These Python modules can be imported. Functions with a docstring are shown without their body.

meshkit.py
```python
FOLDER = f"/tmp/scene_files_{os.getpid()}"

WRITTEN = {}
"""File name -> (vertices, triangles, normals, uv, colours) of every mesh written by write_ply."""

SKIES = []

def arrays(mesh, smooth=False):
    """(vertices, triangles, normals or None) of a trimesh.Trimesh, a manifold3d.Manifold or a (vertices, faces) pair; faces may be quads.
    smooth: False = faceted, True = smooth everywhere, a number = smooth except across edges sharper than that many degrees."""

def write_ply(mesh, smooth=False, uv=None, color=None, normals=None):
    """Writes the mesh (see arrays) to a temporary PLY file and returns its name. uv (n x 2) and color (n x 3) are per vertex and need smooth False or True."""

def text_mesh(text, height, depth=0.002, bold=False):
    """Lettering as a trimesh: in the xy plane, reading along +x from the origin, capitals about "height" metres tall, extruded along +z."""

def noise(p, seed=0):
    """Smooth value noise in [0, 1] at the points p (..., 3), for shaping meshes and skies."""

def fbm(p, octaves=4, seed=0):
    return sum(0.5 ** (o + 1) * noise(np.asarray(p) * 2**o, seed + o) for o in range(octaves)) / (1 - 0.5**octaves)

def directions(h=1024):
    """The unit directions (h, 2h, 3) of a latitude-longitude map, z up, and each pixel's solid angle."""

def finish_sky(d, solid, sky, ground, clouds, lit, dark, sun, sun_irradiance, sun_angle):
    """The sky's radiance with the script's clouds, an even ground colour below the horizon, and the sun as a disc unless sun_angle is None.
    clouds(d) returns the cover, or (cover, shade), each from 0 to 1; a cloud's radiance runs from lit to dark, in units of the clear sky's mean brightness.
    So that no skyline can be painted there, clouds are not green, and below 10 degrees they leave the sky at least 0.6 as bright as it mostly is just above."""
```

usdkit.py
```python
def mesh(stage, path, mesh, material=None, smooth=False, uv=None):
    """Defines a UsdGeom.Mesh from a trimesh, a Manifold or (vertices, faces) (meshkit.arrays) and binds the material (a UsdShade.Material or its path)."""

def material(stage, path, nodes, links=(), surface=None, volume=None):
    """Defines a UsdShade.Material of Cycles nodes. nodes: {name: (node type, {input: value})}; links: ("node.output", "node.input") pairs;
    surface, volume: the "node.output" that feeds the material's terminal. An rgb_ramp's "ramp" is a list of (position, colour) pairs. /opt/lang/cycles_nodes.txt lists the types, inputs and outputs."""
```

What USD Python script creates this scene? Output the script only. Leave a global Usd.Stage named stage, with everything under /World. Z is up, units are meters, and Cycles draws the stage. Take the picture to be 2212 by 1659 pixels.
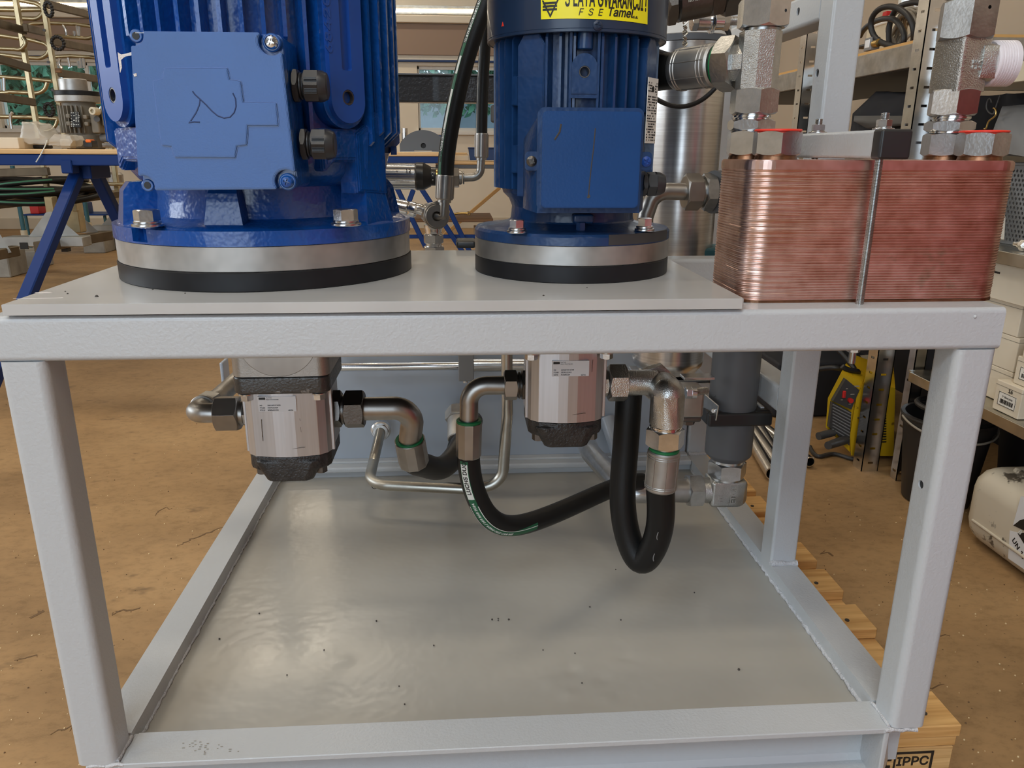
import math, random
import numpy as np
import trimesh
import manifold3d as m3
from shapely.geometry import Polygon, Point, box as sbox
from shapely import affinity
from scipy.interpolate import CubicSpline
from pxr import Usd, UsdGeom, UsdLux, UsdShade, Gf, Sdf
import usdkit, meshkit

PI = math.pi
V = lambda *a: np.array(a, float)
stage = Usd.Stage.CreateInMemory()
UsdGeom.SetStageUpAxis(stage, 'Z'); UsdGeom.SetStageMetersPerUnit(stage, 1.0)
UsdGeom.Xform.Define(stage, '/World'); UsdGeom.Scope.Define(stage, '/World/Looks')

# ---------------------------------------------------------------- camera
FPX, CAM, YAW, PITCH, ROLL = 1658.42, V(.4999, -.8330, .7534), .0678, .2931, .0042
_cy, _sy, _cp, _sp = math.cos(YAW), math.sin(YAW), math.cos(PITCH), math.sin(PITCH)
FW = V(_sy*_cp, _cy*_cp, -_sp); _R = V(_cy, -_sy, 0); _U = np.cross(_R, FW)
RT = math.cos(ROLL)*_R + math.sin(ROLL)*_U; UP = -math.sin(ROLL)*_R + math.cos(ROLL)*_U
cam = UsdGeom.Camera.Define(stage, '/World/camera')
cam.AddTransformOp().Set(Gf.Matrix4d(*RT, 0, *UP, 0, *(-FW), 0, *CAM, 1))
cam.CreateHorizontalApertureAttr(36.0); cam.CreateVerticalApertureAttr(27.0)
cam.CreateFocalLengthAttr(36.0*FPX/2212)
cam.CreateClippingRangeAttr(Gf.Vec2f(.05, 200))
cam.CreateExposureAttr(-0.08)

# ---------------------------------------------------------------- lights
FLOOR = -.245
CEIL = 4.0
def rect_light(name, loc, w, h, power, color, look):     # look: direction the light faces
    L = UsdLux.RectLight.Define(stage, '/World/'+name)
    z = -V(*look)/np.linalg.norm(look); x = np.cross(V(0, 0, 1) if abs(z[2]) < .9 else V(0, 1, 0), z); x /= np.linalg.norm(x); y = np.cross(z, x)
    L.AddTransformOp().Set(Gf.Matrix4d(*x, 0, *y, 0, *z, 0, *loc, 1))
    L.CreateWidthAttr(w); L.CreateHeightAttr(h); L.CreateIntensityAttr(power); L.CreateColorAttr(Gf.Vec3f(*color))
    return L
# daylight through the open workshop gate behind the photographer and the side windows; tubes under the ceiling
rect_light('gate_daylight', (-1.7, -5.6, 1.6), 3.8, 3.4, 1.55, (.84, .92, 1.0), (.15, 1, -.08))
rect_light('rooflight', (-.7, -2.9, CEIL-.05), 3.6, 1.8, 9.5, (.80, .90, 1.0), (.05, .35, -1))
rect_light('side_window_daylight', (-6.3, 1.2, 2.2), 5.0, 1.6, 5.0, (.88, .94, 1.0), (1, 0, -.1))
LAMPS = [(-2.6, -1.2), (.6, -1.6), (-2.6, 2.4), (.6, 2.2), (-1.0, 5.6), (-.9, 8.4)]
for i, (x, y) in enumerate(LAMPS):
    rect_light('ceiling_light_%d' % i, (x, y, CEIL-.16), 1.5, .24, 24.0, (1.0, .88, .70), (0, 0, -1))
dome = UsdLux.DomeLight.Define(stage, '/World/sky')
dome.CreateIntensityAttr(.5); dome.CreateColorAttr(Gf.Vec3f(.72, .92, 1.12))

# ---------------------------------------------------------------- scene helpers
_names = {}
def numbered(parent, name):
    k = (parent, name); n = _names.get(k, -1)+1; _names[k] = n
    return name if n == 0 else '%s_%03d' % (name, n)
_org = {}
def thing(name, label, cat, loc=(0, 0, 0), group=None):
    p = '/World/'+numbered('/World', name)
    x = UsdGeom.Xform.Define(stage, p); x.AddTranslateOp().Set(Gf.Vec3d(*map(float, loc)))
    pr = x.GetPrim(); pr.SetCustomDataByKey('label', label); pr.SetCustomDataByKey('category', cat)
    if group: pr.SetCustomDataByKey('group', group)
    _org[p] = V(*loc)
    return p
def _arr(m):
    if isinstance(m, (list, tuple)) and len(m) and not isinstance(m[0], np.ndarray):
        m = trimesh.util.concatenate([trimesh.Trimesh(*_arr2(q), process=False) for q in m])
    return m
def _arr2(q):
    v, f, _ = meshkit.arrays(q); return v, f
SOFT = ('coil_turn', 'link', 'loop', 'cable', 'weld_seam', 'beads', 'handle', 'carabiner', 'snap_hook', 'tie', 'moulded_rib', 'body', 'film')
def part(parent, name, mesh, mat, smooth=None, label=None, kind=None):
    smooth = (50 if name in SOFT else 26) if smooth is None else smooth
    m = _arr(mesh); v, f = _arr2(m)
    root = '/'.join(parent.split('/')[:3])
    p = parent+'/'+numbered(parent, name)
    t = trimesh.Trimesh(v-_org[root], f, process=False)
    g = usdkit.mesh(stage, p, t, M[mat], smooth=smooth)
    if label: g.GetPrim().SetCustomDataByKey('label', label)
    if kind: g.GetPrim().SetCustomDataByKey('kind', kind)
    return p
def each(parent, name, meshes, mat, **kw):
    for m in meshes: part(parent, name, m, mat, **kw)
def solo(name, mesh, mat, label=None, cat=None, group=None, kind=None, smooth=35):
    """a thing (or a piece of the setting) that is one mesh at the top level"""
    m = _arr(mesh); v, f = _arr2(m)
    p = '/World/'+numbered('/World', name)
    loc = V(*v.mean(0)); loc[2] = v[:, 2].min(); loc = np.round(loc, 4)
    g = usdkit.mesh(stage, p, trimesh.Trimesh(v-loc, f, process=False), M[mat], smooth=smooth)
    g.AddTranslateOp().Set(Gf.Vec3d(*map(float, loc)))
    pr = g.GetPrim(); _org[p] = loc
    for k, x in (('label', label), ('category', cat), ('group', group), ('kind', kind)):
        if x: pr.SetCustomDataByKey(k, x)
    return p
def copy_of(src, name, loc, label, group=None, rotz=0, scale=None):
    """a copy of a thing with its parts"""
    s = stage.GetPrimAtPath(src)
    p = '/World/'+numbered('/World', name)
    x = UsdGeom.Xform.Define(stage, p)
    pr = x.GetPrim(); pr.GetReferences().AddInternalReference(src); pr.SetInstanceable(True)
    x.ClearXformOpOrder()
    M4 = Gf.Matrix4d(1.0).SetRotate(Gf.Rotation(Gf.Vec3d(0, 0, 1), rotz))
    if scale is not None: M4 = Gf.Matrix4d(1.0).SetScale(Gf.Vec3d(*scale))*M4
    M4.SetTranslateOnly(Gf.Vec3d(*map(float, loc)))
    x.AddTransformOp(opSuffix='place').Set(M4)
    pr.SetCustomDataByKey('label', label); pr.SetCustomDataByKey('category', s.GetCustomDataByKey('category'))
    if group: pr.SetCustomDataByKey('group', group)
    return p
def A(px, py, y):
    """the point of the place seen at this pixel of the 2212x1659 photograph, at depth y"""
    d = FW+RT*(px-1106)/FPX-UP*(py-829.5)/FPX
    return CAM+d*((y-CAM[1])/d[1])
def AZ(px, py, z):
    d = FW+RT*(px-1106)/FPX-UP*(py-829.5)/FPX
    return CAM+d*((z-CAM[2])/d[2])
def AX(px, py, x):
    d = FW+RT*(px-1106)/FPX-UP*(py-829.5)/FPX
    return CAM+d*((x-CAM[0])/d[0])

# ---------------------------------------------------------------- shapes
def basis(d):
    z = V(*d)/np.linalg.norm(d)
    x = np.cross(V(0, 0, 1) if abs(z[2]) < .95 else V(0, 1, 0), z); x /= np.linalg.norm(x)
    return np.stack([x, np.cross(z, x), z], 1)
def place(mesh, o, B):
    v, f = _arr2(mesh); v = v@np.asarray(B).T+V(*o)
    if np.linalg.det(B) < 0: f = f[:, ::-1]
    return trimesh.Trimesh(v, f, process=False)
FRONT = np.stack([V(1, 0, 0), V(0, 0, 1), V(0, -1, 0)], 1)      # local x right, y up, z towards the viewer (-Y)
LEFT = np.stack([V(0, -1, 0), V(0, 0, 1), V(-1, 0, 0)], 1)      # a face that looks to -X
RIGHT = np.stack([V(0, 1, 0), V(0, 0, 1), V(1, 0, 0)], 1)
def box(a, b):
    a, b = np.minimum(a, b), np.maximum(a, b)
    return trimesh.creation.box(b-a, trimesh.transformations.translation_matrix((V(*a)+V(*b))/2))
def rbox(a, b, r=.004, n=8):
    a, b = V(*np.minimum(a, b)), V(*np.maximum(a, b)); r = min(r, (b-a).min()/2*.98)
    s = m3.Manifold.sphere(1, n).scale((r, r, r))
    pts = [s.translate([(a[0]+r, b[0]-r)[i], (a[1]+r, b[1]-r)[j], (a[2]+r, b[2]-r)[k]]) for i in (0, 1) for j in (0, 1) for k in (0, 1)]
    return m3.Manifold.batch_hull(pts)
def cbox(a, b, c=.002):
    """box with chamfered edges"""
    a, b = V(*np.minimum(a, b)), V(*np.maximum(a, b)); c = min(c, (b-a).min()/2*.9)
    P = []
    for i in (0, 1):
        for j in (0, 1):
            for k in (0, 1):
                q = V((a[0], b[0])[i], (a[1], b[1])[j], (a[2], b[2])[k]); s = V(1-2*i, 1-2*j, 1-2*k)*c
                P += [q+s*V(0, 1, 1), q+s*V(1, 0, 1), q+s*V(1, 1, 0)]
    return trimesh.convex.convex_hull(np.array(P))
def lathe(prof, o, d, n=32):
    """revolve (r, h) pairs about the axis d from o; closed at both ends"""
    prof = [(0, prof[0][1])]+[tuple(p) for p in prof]+[(0, prof[-1][1])]
    B = basis(d); V_, F_ = [], []
    th = np.arange(n)/n*2*PI; c, s = np.cos(th), np.sin(th)
    rows = []
    for r, h in prof:
        if r == 0: V_.append(V(0, 0, h)[None]); rows.append(1)
        else: V_.append(np.stack([r*c, r*s, np.full(n, h)], 1)); rows.append(n)
    at = np.cumsum([0]+rows); i = np.arange(n); j = (i+1) % n
    for k in range(len(rows)-1):
        p, q = at[k], at[k+1]
        if rows[k] == 1 and rows[k+1] == 1: continue
        if rows[k] == 1: F_.append(np.stack([np.full(n, p), q+j, q+i], 1))
        elif rows[k+1] == 1: F_.append(np.stack([p+i, p+j, np.full(n, q)], 1))
        else: F_ += [np.stack([p+i, p+j, q+j], 1), np.stack([p+i, q+j, q+i], 1)]
    v = np.vstack(V_); f = np.vstack(F_)
    t = trimesh.Trimesh(v@B.T+V(*o), f, process=False)
    if prof[-1][1] < prof[0][1]: t.invert()
    return t
def cyl(p, q, r, r2=None, n=28, c=.0):
    p, q = V(*p), V(*q); L = np.linalg.norm(q-p); r2 = r if r2 is None else r2
    if c: prof = [(r-c, 0), (r, c), (r2, L-c), (r2-c, L)]
    else: prof = [(r, 0), (r2, L)]
    return lathe(prof, p, q-p, n)
def ring(o, d, R, r, h, n=40, c=.001):
    """a washer or sleeve: outer radius R, bore r, height h"""
    B = basis(d); th = np.arange(n)/n*2*PI; cs = np.stack([np.cos(th), np.sin(th)], 1)
    prof = [(r, 0), (R-c, 0), (R, c), (R, h-c), (R-c, h), (r, h)]
    v = np.vstack([np.hstack([cs*a, np.full((n, 1), b)]) for a, b in prof]); f = []
    i = np.arange(n); j = (i+1) % n; m = len(prof)
    for k in range(m):
        p, q = k*n, ((k+1) % m)*n
        f += [np.stack([p+i, p+j, q+j], 1), np.stack([p+i, q+j, q+i], 1)]
    return trimesh.Trimesh(v@B.T+V(*o), np.vstack(f), process=False)
def hexn(o, d, af, h, rot=0, ch=(1, 1), bore=0):
    """hexagon with turned (chamfered) ends; af: across flats"""
    R = af/math.sqrt(3); B = basis(d)
    hx = m3.CrossSection([[(R*math.cos(rot+k*PI/3), R*math.sin(rot+k*PI/3)) for k in range(6)]])
    S = hx.extrude(h); k = R-af/2*.97; t = k*.58
    pr = [(0, 0), (R-k, 0) if ch[0] else (R*1.01, 0)]
    if ch[0]: pr.append((R*1.001, t))
    if ch[1]: pr += [(R*1.001, h-t), (R-k, h), (0, h)]
    else: pr += [(R*1.01, h), (0, h)]
    S = S ^ m3.CrossSection([pr]).revolve(48)
    if bore: S = S-m3.Manifold.cylinder(h*3, bore, bore, 24).translate([0, 0, -h])
    return place(S, o, B)
def prism(poly, o, B, h, hole=None):
    """extrude a polygon (list of 2-D points or shapely) along local z"""
    if not hasattr(poly, 'geom_type'): poly = Polygon(poly)
    gs = getattr(poly, 'geoms', [poly])
    return place([trimesh.creation.extrude_polygon(g, h, engine='earcut') for g in gs][0] if len(list(gs)) == 1 else trimesh.util.concatenate([trimesh.creation.extrude_polygon(g, h, engine='earcut') for g in poly.geoms]), o, B)
def rrect(w, h, r, n=6, c=(0, 0)):
    return affinity.translate(sbox(-w/2+r, -h/2+r, w/2-r, h/2-r).buffer(r, quad_segs=n), *c)
def bevel_plate(poly, o, B, h, c):
    """prism with a chamfer on its far (front) edge"""
    q = poly.buffer(-c)
    a = m3.Manifold.batch_boolean
    M_ = m3.CrossSection([list(poly.exterior.coords)[:-1] if poly.exterior.is_ccw else list(poly.exterior.coords)[::-1][:-1]]).extrude(h-c)
    N_ = 3
    parts = [M_]
    for k in range(N_):
        g = poly.buffer(-c*(1-math.cos((k+1)/N_*PI/2))); e = list(g.exterior.coords)[:-1]
        if not g.exterior.is_ccw: e = e[::-1]
        parts.append(m3.CrossSection([e]).extrude(c*(math.sin((k+1)/N_*PI/2)-math.sin(k/N_*PI/2))+.0002).translate([0, 0, h-c+c*math.sin(k/N_*PI/2)-.0002]))
    return place(m3.Manifold.batch_boolean(parts, m3.OpType.Add), o, B)
def fillet(P, r, n=7):
    """polyline with rounded corners"""
    P = [V(*p) for p in P]; out = [P[0]]; r = [r]*len(P) if np.ndim(r) == 0 else r
    for k in range(1, len(P)-1):
        a, b, c = P[k-1], P[k], P[k+1]; u = a-b; w = c-b; lu, lw = np.linalg.norm(u), np.linalg.norm(w); u /= lu; w /= lw
        ang = math.acos(np.clip(u@w, -1, 1)); t = min(r[k]/math.tan(ang/2), lu*.49, lw*.49); rr = t*math.tan(ang/2)
        bis = u+w; bis /= max(np.linalg.norm(bis), 1e-9); cen = b+bis*rr/math.sin(ang/2)
        s, e = b+u*t-cen, b+w*t-cen; om = math.acos(np.clip(s@e/rr/rr, -1, 1))
        for q in np.linspace(0, 1, n): out.append(cen+(math.sin((1-q)*om)*s+math.sin(q*om)*e)/max(math.sin(om), 1e-9))
    out.append(P[-1]); return np.array(out)
def spline(P, n=40):
    P = np.array([V(*p) for p in P]); t = np.r_[0, np.cumsum(np.linalg.norm(np.diff(P, axis=0), axis=1)**.5)]
    return CubicSpline(t, P)(np.linspace(0, t[-1], n))
def tube(path, r, n=16, cap=True):
    P = np.array([V(*p) for p in path]); keep = np.r_[True, np.linalg.norm(np.diff(P, axis=0), axis=1) > 1e-6]; P = P[keep]
    T = np.gradient(P, axis=0); T /= np.linalg.norm(T, axis=1, keepdims=True)
    N = basis(T[0])[:, 0]; rr = np.broadcast_to(r, len(P)); R_ = []; th = np.arange(n)/n*2*PI
    for k in range(len(P)):
        N = N-T[k]*(N@T[k]); N /= np.linalg.norm(N); Bn = np.cross(T[k], N)
        R_.append(P[k]+rr[k]*(np.cos(th)[:, None]*N+np.sin(th)[:, None]*Bn))
    v = np.vstack(R_); i = np.arange(n); j = (i+1) % n; f = []
    for k in range(len(P)-1):
        p, q = k*n, (k+1)*n
        f += [np.stack([p+i, p+j, q+j], 1), np.stack([p+i, q+j, q+i], 1)]
    if cap:
        m = len(v); v = np.vstack([v, P[0], P[-1]])
        f += [np.stack([np.full(n, m), j, i], 1), np.stack([np.full(n, m+1), m-n+i, m-n+j], 1)]
    return trimesh.Trimesh(v, np.vstack(f), process=False)
def torus(o, d, R, r, n=32, m=10):
    B = basis(d); th = np.linspace(0, 2*PI, n+1)
    t = tube([V(*o)+B@V(R*math.cos(a), R*math.sin(a), 0) for a in th], r, m, cap=False); return t
def text(s, h, o, B, depth=.0006, bold=False, shear=0, sx=1, centre=False):
    t = meshkit.text_mesh(s, h, depth, bold); v = np.array(t.vertices)
    if centre: v[:, :2] -= (v[:, :2].max(0)+v[:, :2].min(0))/2
    v[:, 0] = v[:, 0]*sx+shear*v[:, 1]
    return place(trimesh.Trimesh(v, t.faces, process=False), o, B)
def beam(p, q, w, h, c=.003, up=(0, 0, 1)):
    """straight bar of section w x h from p to q"""
    p, q = V(*p), V(*q); z = (q-p)/np.linalg.norm(q-p); u = V(*up); u = u-z*(u@z); u /= np.linalg.norm(u); x = np.cross(u, z)
    return place(cbox((-w/2, -h/2, 0), (w/2, h/2, np.linalg.norm(q-p)), c), p, np.stack([x, u, z], 1))
def hull(*P): return trimesh.convex.convex_hull(np.array([V(*p) for p in P]))
def diff(a, *bs):
    def mf(t):
        if hasattr(t, 'to_mesh'): return t
        t = trimesh.Trimesh(t.vertices, t.faces, process=True)
        return m3.Manifold(m3.Mesh(np.array(t.vertices, np.float32), np.array(t.faces, np.uint32)))
    r = mf(a)
    for b in bs: r = r-mf(b)
    return r

# ---------------------------------------------------------------- materials
M = {}
def lin(r, g, b): return tuple(((x/255+.055)/1.055)**2.4 if x > 10 else x/255/12.92 for x in (r, g, b))
def mat(name, col, rough=.5, metal=0, var=None, bump=None, coat=0, stain=None, spec=.5, rvar=None, **kw):
    """var: (scale, amount, colour2 or None); bump: (scale, distance[, detail]); stain: (scale, threshold, colour)"""
    n = {'p': ('principled_bsdf', dict(base_color=col, roughness=rough, metallic=metal, coat_weight=coat, specular_ior_level=spec, **kw)),
         't': ('geometry', {})}
    l = []; src = None
    if var:
        c2 = var[2] if len(var) > 2 and var[2] is not None else tuple(min(1, c*(1-var[1])) for c in col)
        n['nv'] = ('noise_texture', dict(scale=var[0], detail=2.0, roughness=.6)); n['rv'] = ('rgb_ramp', {'ramp': [(.32, col), (.70, c2)]})
        l += [('t.position', 'nv.vector'), ('nv.fac', 'rv.fac')]; src = 'rv.color'
    if stain:
        n['ns'] = ('noise_texture', dict(scale=stain[0], detail=4.0, roughness=.7)); n['rs'] = ('rgb_ramp', {'ramp': [(stain[1], (0, 0, 0)), (min(1, stain[1]+.05), (1, 1, 1))]})
        n['ms'] = ('mix_color', dict(a=col, b=stain[2]))
        l += [('t.position', 'ns.vector'), ('ns.fac', 'rs.fac'), ('rs.color', 'ms.fac')]
        if src: l.append((src, 'ms.a'))
        src = 'ms.result'
    if src: l.append((src, 'p.base_color'))
    if bump:
        n['nb'] = ('noise_texture', dict(scale=bump[0], detail=1.0)); n['b'] = ('bump', dict(distance=bump[1], strength=1.0))
        l += [('t.position', 'nb.vector'), ('nb.fac', 'b.height'), ('b.normal', 'p.normal')]
    if rvar:
        n['nr'] = ('noise_texture', dict(scale=rvar[0], detail=1.0)); n['mr'] = ('map_range', dict(from_min=.3, from_max=.7, to_min=rvar[1], to_max=rvar[2]))
        l += [('t.position', 'nr.vector'), ('nr.fac', 'mr.value'), ('mr.result', 'p.roughness')]
    M[name] = usdkit.material(stage, '/World/Looks/'+name, n, l, surface='p.BSDF')
def emit(name, col, s):
    M[name] = usdkit.material(stage, '/World/Looks/'+name, {'e': ('emission', dict(color=col, strength=s))}, [], surface='e.emission')
def axis_grain(name, col, col2, rough, metal, scl, bumpd=0, rng=(.35, .65), coat=0):
    """grain stretched along an axis: scl = noise scale per axis"""
    n = {'t': ('geometry', {}), 'm': ('mapping', dict(scale=scl)), 'nz': ('noise_texture', dict(scale=1.0, detail=3.0, roughness=.65)),
         'r': ('rgb_ramp', {'ramp': [(rng[0], col), (rng[1], col2)]}), 'p': ('principled_bsdf', dict(roughness=rough, metallic=metal, coat_weight=coat))}
    l = [('t.position', 'm.vector'), ('m.vector', 'nz.vector'), ('nz.fac', 'r.fac'), ('r.color', 'p.base_color')]
    if bumpd:
        n['b'] = ('bump', dict(distance=bumpd, strength=1.0)); l += [('nz.fac', 'b.height'), ('b.normal', 'p.normal')]
    M[name] = usdkit.material(stage, '/World/Looks/'+name, n, l, surface='p.BSDF')

GREY = (.505, .525, .54)
mat('grey_paint', GREY, .30, bump=(260, .00035))
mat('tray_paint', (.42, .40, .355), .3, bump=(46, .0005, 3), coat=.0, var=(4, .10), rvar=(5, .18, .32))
mat('plate_paint', (.54, .53, .51), .22, var=(5, .14))
mat('tank_paint', (.40, .45, .52), .3, var=(5, .10))
mat('weld_paint', (.55, .555, .57), .4, bump=(320, .002))
mat('pipe_grey', (.10, .103, .11), .5, var=(8, .12), stain=(30, .70, (.04, .04, .04)))
mat('blue', lin(14, 76, 154), .28, bump=(150, .0011, 2), coat=.5, var=(9, .25))
mat('blue_smooth', lin(22, 80, 152), .33, bump=(500, .0001), coat=.25, var=(14, .10))
mat('blue_lug', lin(28, 72, 150), .4, var=(20, .08))
mat('dark_blue', lin(26, 62, 108), .36, bump=(120, .0007), coat=.2, var=(14, .35), stain=(60, .70, (.06, .05, .045)))
mat('dark_blue_lid', lin(14, 66, 124), .33, bump=(300, .0001), coat=.2, var=(10, .12), stain=(38, .74, (.05, .06, .08)))
mat('fan_cover', lin(32, 50, 76), .34, bump=(60, .0002), coat=.15, var=(12, .25))
mat('bench_blue', lin(6, 48, 112), .5, spec=.3)
mat('bare_steel', (.50, .485, .46), .45, 1, var=(30, .25), rvar=(14, .40, .60))
mat('zinc', (.72, .73, .74), .24, 1, var=(60, .18), bump=(300, .0001))
mat('zinc_dark', (.42, .42, .41), .3, 1, var=(60, .25), bump=(300, .0001))
mat('zinc_rough', (.66, .66, .64), .36, 1, bump=(620, .0005), var=(50, .2))
mat('chrome', (.82, .82, .82), .14, 1)
mat('steel_dull', (.40, .38, .355), .36, 1, var=(25, .2))
mat('steel_dark', (.17, .16, .15), .38, 1, var=(30, .2), bump=(300, .0002))
axis_grain('alu', (.56, .56, .575), (.61, .61, .63), .46, 1, (180, 180, 4), .00003)
axis_grain('stainless', (.60, .58, .56), (.74, .72, .70), .27, 1, (6, 6, 220), .00002)
mat('alu_cast', (.46, .44, .41), .5, 1, var=(120, .12), bump=(500, .0002))
mat('cast_iron', (.055, .052, .05), .42, .4, bump=(330, .0009), var=(90, .4))
mat('cast_worn', (.09, .087, .083), .38, .6, bump=(280, .0006), stain=(40, .58, (.22, .21, .2)))
mat('rubber', (.016, .016, .017), .48, var=(40, .3))
mat('rubber_ring', (.013, .013, .015), .42, spec=.3, var=(30, .35))
mat('hose_black', (.008, .0078, .0075), .45, spec=.3, bump=(900, .00015))
mat('plastic_black', (.02, .02, .021), .34)
mat('gland_black', (.026, .026, .028), .36)
mat('green', lin(14, 110, 62), .45)
mat('hose_green', lin(24, 92, 60), .5)
mat('white_print', (.72, .74, .70), .5)
mat('black_print', (.012, .012, .012), .5)
mat('label_white', (.74, .75, .76), .35)
mat('label_yellow', lin(244, 232, 22), .38, var=(40, .06))
mat('red_cap', lin(235, 62, 46), .35)
mat('copper', lin(234, 204, 194), .34, 1, var=(40, .25, lin(206, 168, 152)), stain=(9, .62, lin(198, 176, 158)))
mat('copper_edge', lin(150, 110, 84), .3, 1, var=(60, .3))
mat('wood_board', lin(205, 160, 98), .6)
mat('nail', (.05, .045, .04), .6)
axis_grain('pallet_wood', lin(196, 146, 84), lin(232, 186, 120), .62, 0, (3, 60, 60), .0006)
axis_grain('pallet_end', lin(190, 148, 92), lin(226, 188, 130), .65, 0, (3, 40, 130), .0005)
axis_grain('bench_wood', lin(214, 172, 116), lin(232, 196, 146), .5, 0, (3, 60, 60))
axis_grain('dark_wood', lin(96, 70, 48), lin(140, 100, 62), .6, 0, (3, 60, 60))
mat('galv', (.56, .54, .48), .34, 1, var=(14, .25), rvar=(9, .25, .45))
mat('galv_bright', (.75, .75, .74), .22, 1, var=(20, .18))
mat('galv_yellow', lin(198, 184, 150), .34, 1, var=(10, .25))
mat('galv_plate', (.44, .45, .44), .5, .7, var=(6, .3), bump=(40, .0003))
mat('rack_steel', lin(112, 100, 82), .5, .6, var=(10, .3))
mat('concrete', (.34, .32, .28), .85, var=(10, .25), bump=(80, .001))
M['floor_concrete'] = usdkit.material(stage, '/World/Looks/floor_concrete', {'t': ('geometry', {}), 'w': ('mapping', dict(scale=(1.0, 1.6, 1.0))),
    'a': ('noise_texture', dict(scale=1.3, detail=4.0, roughness=.62)), 'ra': ('rgb_ramp', {'ramp': [(.30, lin(142, 112, 76)), (.52, lin(168, 134, 92)), (.74, lin(182, 148, 104))]}),
    'b': ('noise_texture', dict(scale=30.0, detail=4.0, roughness=.75)), 'rb': ('rgb_ramp', {'ramp': [(.30, (.72, .70, .66)), (.5, (1, 1, 1)), (.72, (1.12, 1.10, 1.08))]}), 'mb': ('mix_color', dict(blend_type='multiply', fac=.75)),
    'c': ('noise_texture', dict(scale=5.0, detail=4.0, roughness=.7)), 'rc': ('rgb_ramp', {'ramp': [(.63, (0, 0, 0)), (.72, (.65, .65, .65))]}), 'mc': ('mix_color', dict(b=lin(98, 78, 56))),
    'd': ('voronoi_texture', dict(scale=34.0)), 'rd': ('rgb_ramp', {'ramp': [(.030, (.8, .8, .8)), (.075, (0, 0, 0))]}), 'md': ('mix_color', dict(b=lin(70, 52, 36))),
    'p': ('principled_bsdf', dict(roughness=.58))},
    [('t.position', 'w.vector'), ('w.vector', 'a.vector'), ('w.vector', 'b.vector'), ('w.vector', 'c.vector'), ('t.position', 'd.vector'), ('a.fac', 'ra.fac'), ('b.fac', 'rb.fac'), ('ra.color', 'mb.a'), ('rb.color', 'mb.b'), ('c.fac', 'rc.fac'), ('mb.result', 'mc.a'), ('rc.color', 'mc.fac'),
     ('d.distance', 'rd.fac'), ('mc.result', 'md.a'), ('rd.color', 'md.fac'), ('md.result', 'p.base_color')], surface='p.BSDF')
mat('wall_paint', lin(236, 226, 208), .8, var=(2, .07))
mat('wall_low', lin(210, 198, 178), .8, var=(2, .1))
mat('wall_right', lin(186, 170, 150), .85, var=(2, .06))
mat('taupe', lin(158, 136, 120), .75)
mat('wall_dim', (.22, .20, .18), .8)
mat('ceiling_paint', (.62, .59, .53), .85)
mat('window_frame', (.78, .77, .73), .5)
mat('slate', (.10, .11, .125), .45)
mat('anthracite', (.035, .035, .037), .28, bump=(150, .0013, 2), coat=.4)
mat('card_white', lin(226, 214, 192), .8, var=(10, .06))
mat('paper', (.8, .78, .72), .7)
mat('yellow_case', lin(206, 166, 22), .45, stain=(14, .62, lin(140, 104, 20)))
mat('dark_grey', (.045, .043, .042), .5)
mat('mid_grey', (.20, .20, .20), .5)
mat('grey_motor', lin(128, 120, 106), .5, var=(20, .15))
mat('black_cloth', (.010, .011, .016), .75)
mat('bucket_black', (.022, .020, .019), .42)
mat('jerry', lin(206, 196, 176), .45, stain=(11, .60, lin(92, 84, 72)))
mat('red_paint', lin(190, 34, 32), .45)
mat('tool_red', lin(158, 48, 52), .5)
mat('cable_grey', lin(148, 140, 126), .5)
mat('cream_case', lin(206, 196, 172), .5)
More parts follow.
